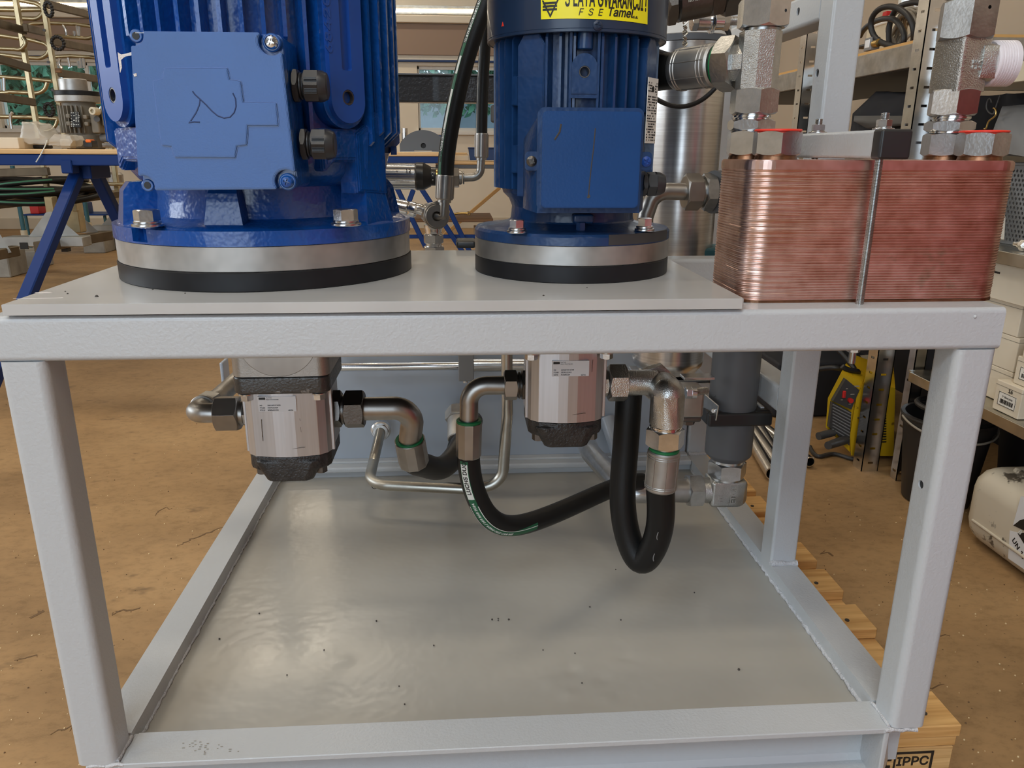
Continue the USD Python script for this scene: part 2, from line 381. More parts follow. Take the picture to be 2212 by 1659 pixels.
mat('orange', lin(244, 116, 40), .4)
mat('teal', lin(52, 100, 112), .5)
mat('bin_blue', lin(28, 58, 108), .5)
mat('leaf', lin(100, 154, 118), .7, var=(3, .6, lin(44, 100, 80)))
mat('van_white', (.7, .75, .8), .4)
mat('asphalt', (.25, .26, .27), .9)
mat('brass', lin(206, 176, 110), .28, 1)
mat('ptfe', (.74, .70, .74), .35, bump=(700, .0002))
mat('scribble', lin(40, 62, 108), .6)
mat('chip_white', lin(226, 218, 212), .55, bump=(600, .0006))
mat('floor_dark', lin(112, 86, 58), .8)
mat('floor_chip', lin(222, 196, 150), .7)
mat('scuff', lin(150, 142, 128), .6)
mat('dirt', (.06, .052, .045), .8)
emit('tube_glow', (1.0, .88, .70), 9.0)
M['glass'] = usdkit.material(stage, '/World/Looks/glass', {'f': ('fresnel', {'IOR': 1.45}), 't': ('transparent_bsdf', {'color': (.92, .97, .96)}), 'g': ('glossy_bsdf', {'color': (1, 1, 1), 'roughness': .02}), 'm': ('mix_closure', {})},
    [('f.fac', 'm.fac'), ('t.BSDF', 'm.closure1'), ('g.BSDF', 'm.closure2')], surface='m.closure')
M['film'] = usdkit.material(stage, '/World/Looks/film', {'t': ('transparent_bsdf', {'color': (.93, .92, .89)}), 'g': ('principled_bsdf', {'base_color': (.78, .74, .66), 'roughness': .22}), 'm': ('mix_closure', {'fac': .5})},
    [('t.BSDF', 'm.closure1'), ('g.BSDF', 'm.closure2')], surface='m.closure')
# ================================================================ the setting
XL, XR, YF, YB = -6.6, 2.75, -5.8, 9.9
def wall_with_holes(w, h, holes, o, B, t):
    P = sbox(0, 0, w, h)
    for a, b, c, d in holes: P = P.difference(sbox(a, b, c, d))
    return prism(P, o, B, t)
solo('floor', box((XL-.2, YF-.2, FLOOR-.1), (XR+.2, YB+.2, FLOOR)), 'floor_concrete', kind='structure')
solo('ceiling', box((XL-.2, YF-.2, CEIL), (XR+.2, YB+.2, CEIL+.15)), 'ceiling_paint', kind='structure')
g = np.random.default_rng(77)
def crack(pts, w, seed):
    P = [AZ(px, py, FLOOR) for px, py in pts]; r_ = np.random.default_rng(seed); Q = []
    for a, b in zip(P[:-1], P[1:]): Q += [a+(b-a)*t_+V(*r_.normal(0, .006, 2), 0) for t_ in np.linspace(0, 1, 7)[:-1]]
    Q = np.array(Q+[P[-1]]); T_ = np.gradient(Q, axis=0); N_ = np.stack([-T_[:, 1], T_[:, 0], T_[:, 2]*0], 1); N_ /= np.linalg.norm(N_, axis=1, keepdims=True)
    ww = (w*np.sin(np.linspace(.25, 2.9, len(Q)))*r_.uniform(.5, 1.3, len(Q)))[:, None]; L_ = np.vstack([Q+N_*ww, (Q-N_*ww)[::-1]])
    return prism(Polygon([(x, y) for x, y, _ in L_]).buffer(0), (0, 0, FLOOR), np.eye(3), .0006)
for k, (pts, w) in enumerate([([(386, 1178), (420, 1164), (455, 1150), (484, 1138)], .006), ([(240, 1326), (262, 1320), (300, 1316)], .008), ([(70, 1330), (92, 1318)], .012), ([(330, 1110), (372, 1098)], .004), ([(36, 1426), (80, 1420)], .004), ([(120, 1580), (160, 1572)], .004), ([(1780, 1195), (1800, 1200)], .008), ([(1960, 1500), (2040, 1478)], .003), ([(2020, 1385), (2052, 1372)], .004)]):
    part('/World/floor', 'crack', crack(pts, w*.45, k), 'floor_dark', smooth=False)
part('/World/floor', 'debris', [trimesh.creation.icosphere(0, s).apply_transform(trimesh.transformations.translation_matrix(AZ(px, py, FLOOR)+V(0, 0, s*.4))) for px, py, s in [(g.uniform(0, 480), g.uniform(800, 1659), g.uniform(.0008, .002)) for _ in range(60)]+[(g.uniform(1740, 2212), g.uniform(1080, 1659), g.uniform(.0008, .0022)) for _ in range(60)]], 'floor_dark', kind='stuff')
part('/World/floor', 'chips', [trimesh.creation.icosphere(0, s).apply_transform(trimesh.transformations.translation_matrix(AZ(px, py, FLOOR)+V(0, 0, s*.3))) for px, py, s in [(g.uniform(0, 480), g.uniform(800, 1659), g.uniform(.001, .0022)) for _ in range(120)]+[(g.uniform(1740, 2212), g.uniform(1080, 1659), g.uniform(.001, .0025)) for _ in range(120)]], 'floor_chip', kind='stuff')
WB = np.stack([V(1, 0, 0), V(0, 0, 1), V(0, -1, 0)], 1)
# back wall with two window openings (x from XL, z from FLOOR)
WZ0, WZ1 = 1.02, 1.82
wins = [(-5.3, -3.45), (-.02, 1.5)]
solo('wall_back', wall_with_holes(XR-XL+.4, CEIL-FLOOR, [(a-XL+.2, WZ0-FLOOR, b-XL+.2, WZ1-FLOOR) for a, b in wins], (XL-.2, YB+.2, FLOOR), WB, .2), 'wall_paint', kind='structure')
solo('wall_right', box((XR, YF, FLOOR), (XR+.2, YB, CEIL)), 'wall_right', kind='structure')
solo('wall_left', wall_with_holes(YB-YF, CEIL-FLOOR, [(YB-3.7, 1.645, YB+1.3, 3.245)], (XL, YB, FLOOR), np.stack([V(0, -1, 0), V(0, 0, 1), V(-1, 0, 0)], 1), .2), 'wall_paint', kind='structure')
solo('wall_front', wall_with_holes(XR-XL+.4, CEIL-FLOOR, [(-XL-3.7+.2, 0, -XL+.3+.2, 3.5)], (XL-.2, YF, FLOOR), WB, .2), 'wall_dim', kind='structure')
solo('trim_1', rbox((XL, YB-.03, 1.945), (XR, YB, 2.31), .005), 'taupe', kind='structure')
solo('trim_2', rbox((XL, YB-.05, 1.86), (XR, YB, 1.885), .004), 'bin_blue', kind='structure')
solo('trim_3', rbox((XL, YB-.10, 2.315), (XR, YB, 2.40), .01), 'wall_paint', kind='structure')
solo('baseboard_back', rbox((XL, YB-.02, FLOOR), (XR, YB, FLOOR+.14), .004), 'wall_low', kind='structure')
# conduit of fluorescent battens along the back wall
t = thing('batten_light', 'long metal fluorescent batten fixed across the far wall above the taupe band', 'lamp', (-2, YB-.06, 2.44))
part(t, 'housing', [box((XL+.1, YB-.05, 2.49), (XR-.1, YB-.002, 2.52)), box((XL+.1, YB-.05, 2.42), (XR-.1, YB-.002, 2.435))], 'galv')
part(t, 'tube', cyl((XL+.15, YB-.07, 2.463), (XR-.15, YB-.07, 2.463), .014, n=12), 'tube_glow')
for i, (a, b) in enumerate(wins):
    p = '/World/'+numbered('/World', 'window_%d' % (i+1)); x = UsdGeom.Xform.Define(stage, p); x.GetPrim().SetCustomDataByKey('kind', 'structure'); _org[p] = V(0, 0, 0)
    nx = 5 if i == 0 else 1
    y0, y1 = YB+.06, YB+.11
    part(p, 'window_frame', [rbox((a, y0, WZ0), (b, y1, WZ0+.04), .004), rbox((a, y0, WZ1-.04), (b, y1, WZ1), .004)]+[rbox((a+(b-a)*k/nx-(.02 if k else 0), y0, WZ0), (a+(b-a)*k/nx+.025, y1, WZ1), .004) for k in range(nx)]+[rbox((b-.03, y0, WZ0), (b, y1, WZ1), .004)], 'window_frame')
    for k in range(nx): part(p, 'pane', box((a+(b-a)*k/nx+.02, YB+.08, WZ0+.03), (a+(b-a)*(k+1)/nx-.015, YB+.086, WZ1-.03)), 'glass')
    part(p, 'sill', rbox((a-.05, YB-.06, WZ0-.05), (b+.05, YB+.05, WZ0), .006), 'window_frame')
for x, y in LAMPS: solo('trim_4', rbox((x-.78, y-.14, CEIL-.14), (x+.78, y+.14, CEIL), .01), 'window_frame', kind='structure')
# outside: ground, shrubs, a parked van
solo('ground', box((-16, YB+.3, FLOOR-.2), (12, YB+16, FLOOR-.05)), 'asphalt', kind='structure')
rng = np.random.default_rng(4)
def bush(cx, cy, z0, rx, ry, rz, n, s):
    d = rng.normal(size=(n, 3)); d /= np.linalg.norm(d, axis=1, keepdims=True); c = V(cx, cy, z0+rz)+d*V(rx, ry, rz)*rng.uniform(.7, 1.05, (n, 1))
    a = rng.normal(size=(n, 3)); a /= np.linalg.norm(a, axis=1, keepdims=True); b = np.cross(a, rng.normal(size=(n, 3))); b /= np.linalg.norm(b, axis=1, keepdims=True)
    v = np.stack([c+a*s, c+b*s*.5, c-a*s, c-b*s*.5], 1).reshape(-1, 3); i = np.arange(n)*4
    return trimesh.Trimesh(v, np.vstack([np.stack([i, i+1, i+2], 1), np.stack([i, i+2, i+3], 1)]), process=False)
for k, (cx, cy, rx, rz, lab) in enumerate([(-8.6, 15.0, 1.5, 1.7, 'dense green shrub outside the left end of the left window'), (-6.0, 13.4, 1.5, 1.9, 'tall green shrub outside the middle of the left window'), (-3.3, 12.6, 1.2, 1.4, 'green shrub outside the right end of the left window'), (.5, 17.5, 3.0, 1.6, 'far green tree outside the window between the motors')]):
    s = thing('shrub', lab, 'shrub', (cx, cy, FLOOR-.05))
    part(s, 'foliage', bush(cx, cy, FLOOR-.1+(1.95 if k == 3 else 0), rx, .5, rz, 4200, .14), 'leaf', smooth=False)
    part(s, 'stem', cyl((cx, cy, FLOOR-.05), (cx, cy, FLOOR+2.2), .06, .03), 'dark_wood')
solo('far_building', rbox((-4, 19, FLOOR-.05), (5, 21, 1.9), .05), 'tank_paint', 'low blue-grey building outside, far behind the window between the motors', 'building')
t = thing('parked_van', 'white van parked outside the window between the motors', 'van', (1.5, 13, FLOOR-.05))
part(t, 'body', bevel_plate(Polygon([(-.9, .25), (2.0, .25), (2.0, 2.0), (.1, 2.0), (-.45, 1.35), (-1.2, 1.15), (-1.2, .25)]).buffer(-.06).buffer(.06), (1.5, 13.6, FLOOR-.05), FRONT, 1.5, .06), 'van_white')
part(t, 'side_window', prism([(.3, 1.25), (1.6, 1.25), (1.6, 1.7), (.45, 1.7)], (1.5, 12.1, FLOOR-.05), FRONT, .01), 'slate')
for x in (.9, 2.9): part(t, 'wheel', cyl((x, 12.06, FLOOR+.28), (x, 12.3, FLOOR+.28), .33), 'rubber')
# red cabinet beside the photographer, seen only as the red glow in the bright metal
t = thing('tool_cabinet', 'red workshop tool cabinet beside the unit, seen as red glow in the metal', 'cabinet', (1.75, -.75, FLOOR))
part(t, 'body', rbox((1.42, -1.25, FLOOR+.08), (2.1, -.3, .98), .012), 'tool_red')
for k in range(5): part(t, 'drawer', rbox((1.405, -1.22, FLOOR+.14+k*.21), (1.43, -.33, FLOOR+.33+k*.21), .006), 'tool_red')
for sx in (1.5, 2.02):
    for sy in (-1.17, -.38): part(t, 'caster', cyl((sx-.02, sy, FLOOR+.045), (sx+.02, sy, FLOOR+.045), .045), 'rubber')
# ================================================================ the welded frame, its plate and pallet
W, H, T = 1.1285, .5842, .05
ZR, ZT, YM, YR = .0056, -.0225, .428, .984
CB = -.10                                    # underside of the base channels = top of the pallet
def sect(p, q, r=.0065, w=T, h=T, up=(0, 0, 1)):
    """square tube with rounded corners from p to q"""
    p, q = V(*p), V(*q); z = (q-p)/np.linalg.norm(q-p); u = V(*up); x = np.cross(u, z)
    return prism(rrect(w, h, r, 5), p, np.stack([x, u, z], 1), np.linalg.norm(q-p))
def bead(p, q, r=.004, seed=0):
    g = np.random.default_rng(seed); n = max(6, int(np.linalg.norm(V(*q)-V(*p))/.006))
    P = np.linspace(V(*p), V(*q), n); return tube(P+g.normal(size=P.shape)*.0007, r*g.uniform(.7, 1.25, n), 8)
t = thing('machine_frame', 'light grey welded square tube frame of the hydraulic unit standing on the pallet', 'frame', (W/2, .5, CB))
hole = cyl((W-T-.02, .026, .352), (W-T+.003, .026, .352), .0055, n=24)
part(t, 'post', sect((T/2, T/2, 0), (T/2, T/2, H-T), .0105, up=(0, 1, 0)), 'grey_paint')
part(t, 'post', diff(sect((W-T/2, T/2, 0), (W-T/2, T/2, H-T), .0105, up=(0, 1, 0)), cyl((W-T-.02, .026, .352), (W-T+.04, .026, .352), .0055, n=24)), 'grey_paint')
part(t, 'bolt_hole', cyl((W-T+.0022, .026, .352), (W-T+.009, .026, .352), .0054, n=20), 'black_print')
part(t, 'front_beam', sect((0, T/2, H-T/2), (W, T/2, H-T/2)), 'grey_paint')
# mid post on the right that carries on upwards; holes in its inner face
hs = [AX(1763, 160, W-T), AX(1765, 158, W-T)]
mid = sect((W-T/2, YM+T/2, ZR), (W-T/2, YM+T/2, 1.22), .005, up=(0, 1, 0))
hz = AX(1765, 158, W-T)
part(t, 'post', diff(mid, cyl((W-T-.02, hz[1], hz[2]), (W-T+.012, hz[1], hz[2]), .0065, n=24)), 'grey_paint')
part(t, 'bolt_hole', cyl((W-T+.0022, hz[1], hz[2]), (W-T+.009, hz[1], hz[2]), .0064, n=20), 'black_print')
hb = AX(1724, 25, W-T)
part(t, 'bolt_hole', cyl((W-T+.0022, hb[1], hb[2]), (W-T+.009, hb[1], hb[2]), .0064, n=20), 'black_print')
part(t, 'upper_side_beam', diff(sect((W-T/2, YM+T, .957+T/2), (W-T/2, YR, .957+T/2)), cyl((W-T-.02, hb[1], hb[2]), (W-T+.012, hb[1], hb[2]), .0065, n=24)), 'grey_paint')
part(t, 'post', sect((W-T/2, YR+T/2, ZR), (W-T/2, YR+T/2, 1.22), up=(0, 1, 0)), 'grey_paint')
part(t, 'post', sect((T/2, YR+T/2, ZR), (T/2, YR+T/2, .53), up=(0, 1, 0)), 'grey_paint')
part(t, 'middle_beam', sect((.0, YM+T/2, H-T/2), (W-T, YM+T/2, H-T/2)), 'grey_paint')
part(t, 'side_beam', sect((T/2, T, H-T/2), (T/2, YM, H-T/2)), 'grey_paint')
part(t, 'side_beam', sect((W-T/2, T, H-T/2), (W-T/2, YM, H-T/2)), 'grey_paint')
part(t, 'side_beam', sect((W-T/2, YM+T, .345-T/2), (W-T/2, YR, .345-T/2)), 'grey_paint')
part(t, 'bottom_rail', box((0, T, CB), (T, YR+T, ZR)), 'grey_paint')
part(t, 'bottom_rail', box((W-T, T, CB), (W, YR+T, ZR)), 'grey_paint')
part(t, 'bottom_rail', [box((T, YR-.03, CB), (W-T, YR+.02, ZR)), rbox((T, YR-.045, ZR-.012), (W-T, YR+.03, ZR+.003), .004)], 'grey_paint')
# front channel: web behind, flanges towards the viewer
ch = [(-.0, 0), (.057, 0), (.057, CB), (0, CB), (0, CB+.008), (.042, CB+.010), (.048, CB+.018), (.048, -.020), (.042, -.011), (0, -.008)]
part(t, 'base_channel', prism(Polygon(ch).buffer(-.0015).buffer(.0015), (.057, 0, 0), np.stack([V(0, 1, 0), V(0, 0, 1), V(1, 0, 0)], 1), W-.057-.049), 'grey_paint')
part(t, 'end_plate', rbox((W-.058, .0, CB), (W-.050, .058, -.001), .002), 'grey_paint')
part(t, 'end_plate', rbox((.049, .002, CB), (.057, .058, -.002), .002), 'grey_paint')
part(t, 'gusset', hull((W-.05, .004, -.012), (W-.05, .004, CB), (W-.012, .05, CB), (W-.05, .05, -.012), (W-.045, .05, CB)), 'grey_paint')
each(t, 'weld_seam', [bead((W-T, T+.01, ZT+.003), (W-T, YR-.05, ZT+.003), .0035, 1), bead((W-T, YM-.001, ZR+.002), (W, YM-.001, ZR+.002), .006, 2), bead((W-T, YR-.001, ZR+.002), (W, YR-.001, ZR+.002), .005, 3),
    bead((W-.058, .001, -.003), (W-.012, .001, -.003), .003, 5), bead((.012, .001, -.002), (.058, .001, -.002), .003, 6), bead((T, T+.01, ZT+.002), (T, YR-.05, ZT+.002), .0025, 4), bead((T, .004, .001), (T, T, .001), .003, 7), bead((W-T, .004, .001), (W-T, T, .001), .003, 8)], 'weld_paint')
# drip tray: a sheet with a few dents
nx, ny = 130, 120
gx, gy = np.meshgrid(np.linspace(T, W-T, nx), np.linspace(.058, YR-.03, ny), indexing='ij')
gz = np.full_like(gx, ZT)+.0022*(meshkit.fbm(np.stack([gx*3, gy*3, gx*0], -1), 3, 5)-.5)
for px, py, r, d in [(1240, 1449, .006, .0022), (1301, 1466, .006, .0025), (1353, 1419, .005, .0016), (1228, 1500, .006, -.0022), (1312, 1511, .006, -.0018), (743, 1428, .006, -.0018), (1190, 1474, .006, -.0012)]:
    q = AZ(px, py, ZT); gz -= d*np.exp(-((gx-q[0])**2+(gy-q[1])**2)/2/(r*1.3)**2)
gv = np.stack([gx, gy, gz], -1).reshape(-1, 3); ii = (np.arange(nx-1)[:, None]*ny+np.arange(ny-1)).ravel()
gf = np.vstack([np.stack([ii, ii+ny, ii+ny+1], 1), np.stack([ii, ii+ny+1, ii+1], 1)])
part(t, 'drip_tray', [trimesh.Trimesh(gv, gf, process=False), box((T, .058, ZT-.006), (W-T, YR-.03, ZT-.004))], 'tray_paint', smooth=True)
g = np.random.default_rng(8)
sp = []
for px, py, s in [(1063, 1338, .0016), (1076, 1336, .0013), (1076, 1340, .0012), (1099, 1338, .0017), (1274, 1311, .0015), (813, 1341, .0015), (1173, 1404, .0012), (1596, 1446, .002), (937, 1394, .0013), (1341, 1339, .0014), (862, 1482, .0012), (1257, 1475, .0012), (700, 1404, .0013), (474, 1380, .0016), (560, 1325, .0014), (620, 1458, .0012), (1242, 1411, .0011), (874, 1521, .0012), (1720, 1215, .0018), (1500, 1280, .0013), (1330, 1230, .0012)]:
    q = AZ(px, py, ZT+.001); sp.append(trimesh.creation.icosphere(1, s, ).apply_transform(trimesh.transformations.translation_matrix(q)))
part(t, 'grit', sp, 'dirt', kind='stuff')
# smudged grinding marks on the front channel
sm = []
for k in range(26):
    q = AZ(390+g.uniform(0, 130)+0, 1607+g.uniform(0, 22), .0006)
    if g.random() < .5: q = AZ(395+g.uniform(0, 60), 1600+g.uniform(0, 30), .0006)
    sm.append(box(q-V(g.uniform(.0006, .002), .0003, .0003), q+V(g.uniform(.0006, .002), .0003, .0003)))
part(t, 'scuff_mark', sm, 'scuff', kind='stuff')
q = A(2107, 684, -.0004)
part(t, 'paint_drip', [trimesh.creation.icosphere(2, .0022).apply_transform(trimesh.transformations.translation_matrix(q+V(0, .0008, 0)))], 'grey_paint')

# ---- top plate
t = thing('mounting_plate', 'light grey steel plate on top of the frame under both motors', 'plate', (.42, .23, H))
ZP = .598
pl = bevel_plate(Polygon([(.018, -.003), (.8145, -.003), (.8165, -.001), (.8195, .45), (.012, .45)]), (0, 0, H+.002), np.eye(3), ZP-H-.002, .0008)
part(t, 'plate', pl, 'plate_paint')
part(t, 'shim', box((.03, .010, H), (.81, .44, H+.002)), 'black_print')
part(t, 'grit', [trimesh.creation.icosphere(1, s).apply_transform(trimesh.transformations.translation_matrix(AZ(px, py, ZP))) for px, py, s in [(209, 641, .002), (146, 635, .0011), (141, 630, .0009), (1174, 639, .0012), (330, 626, .001), (400, 634, .001), (1268, 622, .0009)]], 'dirt', kind='stuff')
part(t, 'paint_chip', [prism(Polygon([(0, 0), (.012, .002), (.02, .0), (.018, -.003), (.007, -.004)]), AZ(75, 632, ZP), np.eye(3), .0003), prism(Polygon([(0, 0), (.03, .002), (.05, .006), (.02, .003)]), AZ(28, 646, ZP), np.eye(3), .0003)], 'chip_white')

# ---- pallet
t = thing('pallet', 'bare wooden pallet carrying the grey machine frame', 'pallet', (.65, .5, FLOOR))
ys = [(.112, .193), (.222, .342), (.366, .450), (.497, .585), (.618, .703), (.735, .83), (.86, .95), (.98, 1.08)]
for k, (a, b) in enumerate(ys):
    xr = 1.272 if k != 1 else 1.262
    bd = cbox((.02, a, CB-.0225-(.022 if k == 1 else 0)), (xr, b, CB-.0005-(.022 if k == 1 else 0)), .002)
    nl = part(t, 'deck_board', bd, 'pallet_wood')
    part(nl, 'nail', [cyl((xr-dx, a+(b-a)*f, CB-.003), (xr-dx, a+(b-a)*f, CB+.0012), .0042, n=10) for dx, f in ((.045, .35), (.062, .62))] if k != 1 else [cyl((1.2, .3, CB-.024), (1.2, .3, CB-.0205), .004, n=10)], 'nail')
for x in (.03, .6, 1.127):
    part(t, 'stringer_board', cbox((x, .118, CB-.045), (x+.145, 1.08, CB-.0232), .002), 'pallet_wood')
    for y in (.118, .53, .94):
        part(t, 'block', cbox((x, y, FLOOR+.022), (x+.143, y+.14, CB-.0455), .002), 'pallet_end')
    part(t, 'skid_board', cbox((x, .118, FLOOR), (x+.145, 1.08, FLOOR+.0215), .002), 'pallet_wood')
# branded stamp: a framed mark on the block end
o = V(1.140, .1175, CB-.104); fr = Polygon([(0, 0), (.098, 0), (.098, .052), (0, .052)])
part(t, 'brand_stamp', [prism(fr.difference(fr.buffer(-.004)), o, FRONT, .0006), text('IPPC', .016, o+V(.038, 0, .026), FRONT, .0006, True), prism(sbox(.034, 0, .037, .052), o, FRONT, .0006), text('EF', .03, o+V(.006, 0, .01), FRONT, .0006, True, sx=.5)], 'black_print')
# ================================================================ the two electric motors
def polar(c, a, r, z): return V(c[0]+r*math.sin(a), c[1]-r*math.cos(a), z)      # a = 0 faces the viewer, positive to the right
def radial_box(c, a, r0, r1, w, z0, z1, c0=.002):
    B = np.stack([V(math.cos(a), math.sin(a), 0), V(math.sin(a), -math.cos(a), 0), V(0, 0, -1)], 1)   # x tangent, y outward, z down
    return place(cbox((-w/2, r0, -z1), (w/2, r1, -z0), c0), V(c[0], c[1], 0), B)
def bolt(t, p, af, h, washer, name='bolt', m='zinc'):
    part(t, name, [ring(p, (0, 0, 1), washer, .002, .0035, 32, .0008), ring(p+V(0, 0, .0035), (0, 0, 1), washer*.86, .002, .003, 32, .0008), hexn(p+V(0, 0, .0065), (0, 0, 1), af, h, .3, (0, 1))], m)
C1 = V(.241, .249, 0); R1 = .1905
t = thing('large_motor', 'large bright blue electric motor standing on the left of the plate', 'motor', (*C1[:2], ZP))
part(t, 'rubber_ring', ring(V(*C1[:2], ZP), (0, 0, 1), R1, .12, .0225, 96, .0012), 'rubber_ring')
part(t, 'adapter_ring', ring(V(*C1[:2], ZP+.0225), (0, 0, 1), R1-.0015, .12, .0295, 96, .001), 'bare_steel')
zf = ZP+.052
fl = m3.Manifold.cylinder(.017, R1, R1, 96).translate([*C1[:2], zf])
q = polar(C1, math.radians(-36), R1, 0)
part(t, 'flange', [fl-m3.Manifold.cube([.028, .03, .03], True).rotate([0, 0, -36]).translate([q[0], q[1], zf+.017]), lathe([(R1-.006, 0), (R1-.012, .004), (.150, .007), (.135, .014), (.134, .02)], V(*C1[:2], zf+.0168), (0, 0, 1), 96)], 'blue', 40)
zb = zf+.017
part(t, 'end_shield', lathe([(.150, 0), (.143, .012), (.140, .034), (.1405, .046), (.152, .052), (.160, .062), (.164, .078), (.166, .085)], V(*C1[:2], zb), (0, 0, 1), 96), 'blue')
for a in (-118, -62, -4, 62, 118, 180):                       # cast webs standing on the flange
    ar = math.radians(a); o = polar(C1, ar, .125, zb)
    B = np.stack([V(math.cos(ar), math.sin(ar), 0), V(math.sin(ar), -math.cos(ar), 0), V(0, 0, 1)], 1)
    w = .021 if a == -4 else .026; r = .036 if a == -4 else .05
    part(t, 'web', place(hull((-w, -.03, 0), (w, -.03, 0), (w*1.1, r+.006, 0), (-w*1.1, r+.006, 0), (-w*.72, -.03, .052), (w*.72, -.03, .052), (w*.7, r-.008, .05), (-w*.7, r-.008, .05), (w*.8, r, .04), (-w*.8, r, .04)), o, B), 'blue')
for px, py in ((320, 489), (748, 487)): bolt(t, AZ(px, py, zb+.004), .0245, .0125, .0175)
for a in (150, -150): bolt(t, polar(C1, math.radians(a), .165, zb+.002), .0245, .0125, .0175)
z0, z1 = zb+.078, 1.16
part(t, 'stator_housing', lathe([(.152, 0), (.160, .012), (.160, z1-z0-.01), (.15, z1-z0)], V(*C1[:2], z0), (0, 0, 1), 96), 'blue')
LUG = (-44, 46)                                               # flat lifting pads
for k in range(52):
    a = k/52*360-180+3.4
    if any(abs(a-l) < 12.5 for l in LUG): continue
    ar = math.radians(a); low = z0+.008+(.012 if 62 < a < 100 else 0)
    bz = z0+.175+.1*max(0, abs(a)-0)/999
    if -36 < a < 26: low = .86                                # fins stop above the terminal box seat
    part(t, 'cooling_fin', place(hull(*[(s*w, r, z) for s in (-1, 1) for (w, r, z) in ((.0035, .156, low-.012), (.0022, .183 if -90 < a < 90 else .181, low+.012), (.0035, .156, z1), (.0022, .183, z1))]), V(C1[0], C1[1], 0), np.stack([V(math.cos(ar), math.sin(ar), 0), V(math.sin(ar), -math.cos(ar), 0), V(0, 0, 1)], 1)), 'blue')
for a, zlo in ((-44, .785), (46, .785)):
    ar = math.radians(a); B = np.stack([V(math.cos(ar), math.sin(ar), 0), V(0, 0, 1), V(math.sin(ar), -math.cos(ar), 0)], 1)
    o = V(C1[0], C1[1], 0)+B[:, 2]*.150
    pad = Polygon([(-.024, zlo+.024), (.024, zlo+.024), (.024, z1), (-.024, z1)]).union(Point(0, zlo+.024).buffer(.024, 16))
    hole = Point(0, zlo+.028).buffer(.0085, 16); slot = sbox(-.004, zlo+.060, .004, zlo+.17).buffer(.003)
    base = prism(pad.buffer(.006), o, B, .028)
    lg = part(t, 'lifting_pad', [prism(pad.difference(hole).difference(slot), o+B[:, 2]*.028, B, .0075), prism(pad.buffer(-.0005), o+B[:, 2]*.0275, B, .0015)], 'blue_lug')
    part(lg, 'pad_base', base, 'blue')
    part(lg, 'threaded_hole', [ring(o+B@V(0, zlo+.028, .0295), B[:, 2], .0085, .0068, .0055, 24, .0003)]+[ring(o+B@V(0, zlo+.028, .030+k*.0016), B[:, 2], .0075, .0064, .0006, 24, .0002) for k in range(3)], 'steel_dark')
    foot = Polygon([(-.03, zlo-.01), (.034, zlo-.01), (.03, zlo-.06), (.018, z0+.0), (-.018, z0+.0), (-.03, zlo-.05)])
    part(t, 'pad_foot', bevel_plate(foot.buffer(.004), o+B[:, 2]*.004, B, .022, .006), 'blue')
    if a > 0:
        part(lg, 'cast_number', text('68420', .009, o+B@V(-.0195, zlo+.072, .0352), np.stack([B[:, 1], -B[:, 0], B[:, 2]], 1), .0009, True, sx=1.5), 'blue_lug')
# right lower boss with stepped ribs
ar = math.radians(60); B = np.stack([V(math.cos(ar), math.sin(ar), 0), V(0, 0, 1), V(math.sin(ar), -math.cos(ar), 0)], 1); o = V(C1[0], C1[1], 0)+B[:, 2]*.150
part(t, 'stepped_rib', bevel_plate(Polygon([(-.03, .705), (.03, .70), (.03, .86), (.012, .86), (.012, .80), (-.006, .785), (-.03, .775)]), o, B, .027, .005), 'blue')
part(t, 'clamp_screw', hexn(polar(C1, math.radians(97), .168, .755), (1, .1, 0), .011, .008, 0, (0, 1)), 'blue_lug')
# terminal box
by = .018
poly = Polygon([(.166, .714), (.324, .7155), (.328, .7155), (.3225, .867), (.1775, .8665)])
body = bevel_plate(poly.buffer(-.006).buffer(.006), (0, .100, 0), FRONT, .072, .003)
tb = part(t, 'terminal_box', body, 'blue')
cn = {'tl': (.1795, .8635), 'tr': (.3135, .8585), 'br': (.3185, .7225), 'bl': (.172, .7185)}
lid = poly.buffer(-.006).buffer(.0065)
for k, (x, z) in cn.items():
    lid = lid.difference(Point(x, z).buffer(.0125 if k in ('tr', 'br') else .010, 12)).difference(sbox(*((x, z, x+.02, z+.02) if k == 'tr' else (x, z-.02, x+.02, z) if k == 'br' else (x-.02, z, x, z+.02) if k == 'tl' else (x-.02, z-.02, x, z))))
ld = part(tb, 'lid', bevel_plate(lid.buffer(-.002).buffer(.002), (0, .0275, 0), FRONT, .0275-by, .0022), 'blue_smooth')
bp = []
for k, (x, z) in cn.items(): bp.append(cyl((x, .03, z), (x, by+(.0035 if k in ('tr', 'br') else .0085), z), .0088 if k in ('tr', 'br') else .0065, n=28, c=.001))
each(tb, 'screw_boss', bp, 'blue_smooth')
for k in ('tr', 'br'):
    x, z = cn[k]
    S = lathe([(.0066, 0), (.0066, .002), (.0052, .0042), (.002, .005)], (x, by+.0036, z), (0, -1, 0), 28)
    cross = [m3.Manifold.cube([.0068, .004, .0013], True).rotate([0, 20+d, 0]).translate([x, by-.0012, z]) for d in (0, 90)]
    part(tb, 'lid_screw', diff(S, *cross), 'chrome' if k == 'tr' else 'blue')
for k in ('tl', 'bl'):
    x, z = cn[k]; part(tb, 'screw_hole', cyl((x, by+.0086, z), (x, by+.0080, z), .0036, n=18), 'black_print')
pan = [(355, 148), (492, 147), (497, 172), (521, 176), (527, 221), (598, 222), (602, 272), (536, 272), (534, 313), (513, 316), (509, 341), (378, 340), (371, 317), (350, 314), (331, 176), (353, 171)]
part(ld, 'raised_panel', bevel_plate(Polygon([(q[0], q[2]) for q in (A(px, py, by) for px, py in pan)]).buffer(-.0015).buffer(.0015), (0, by+.0005, 0), FRONT, .0027, .0016), 'blue_smooth')
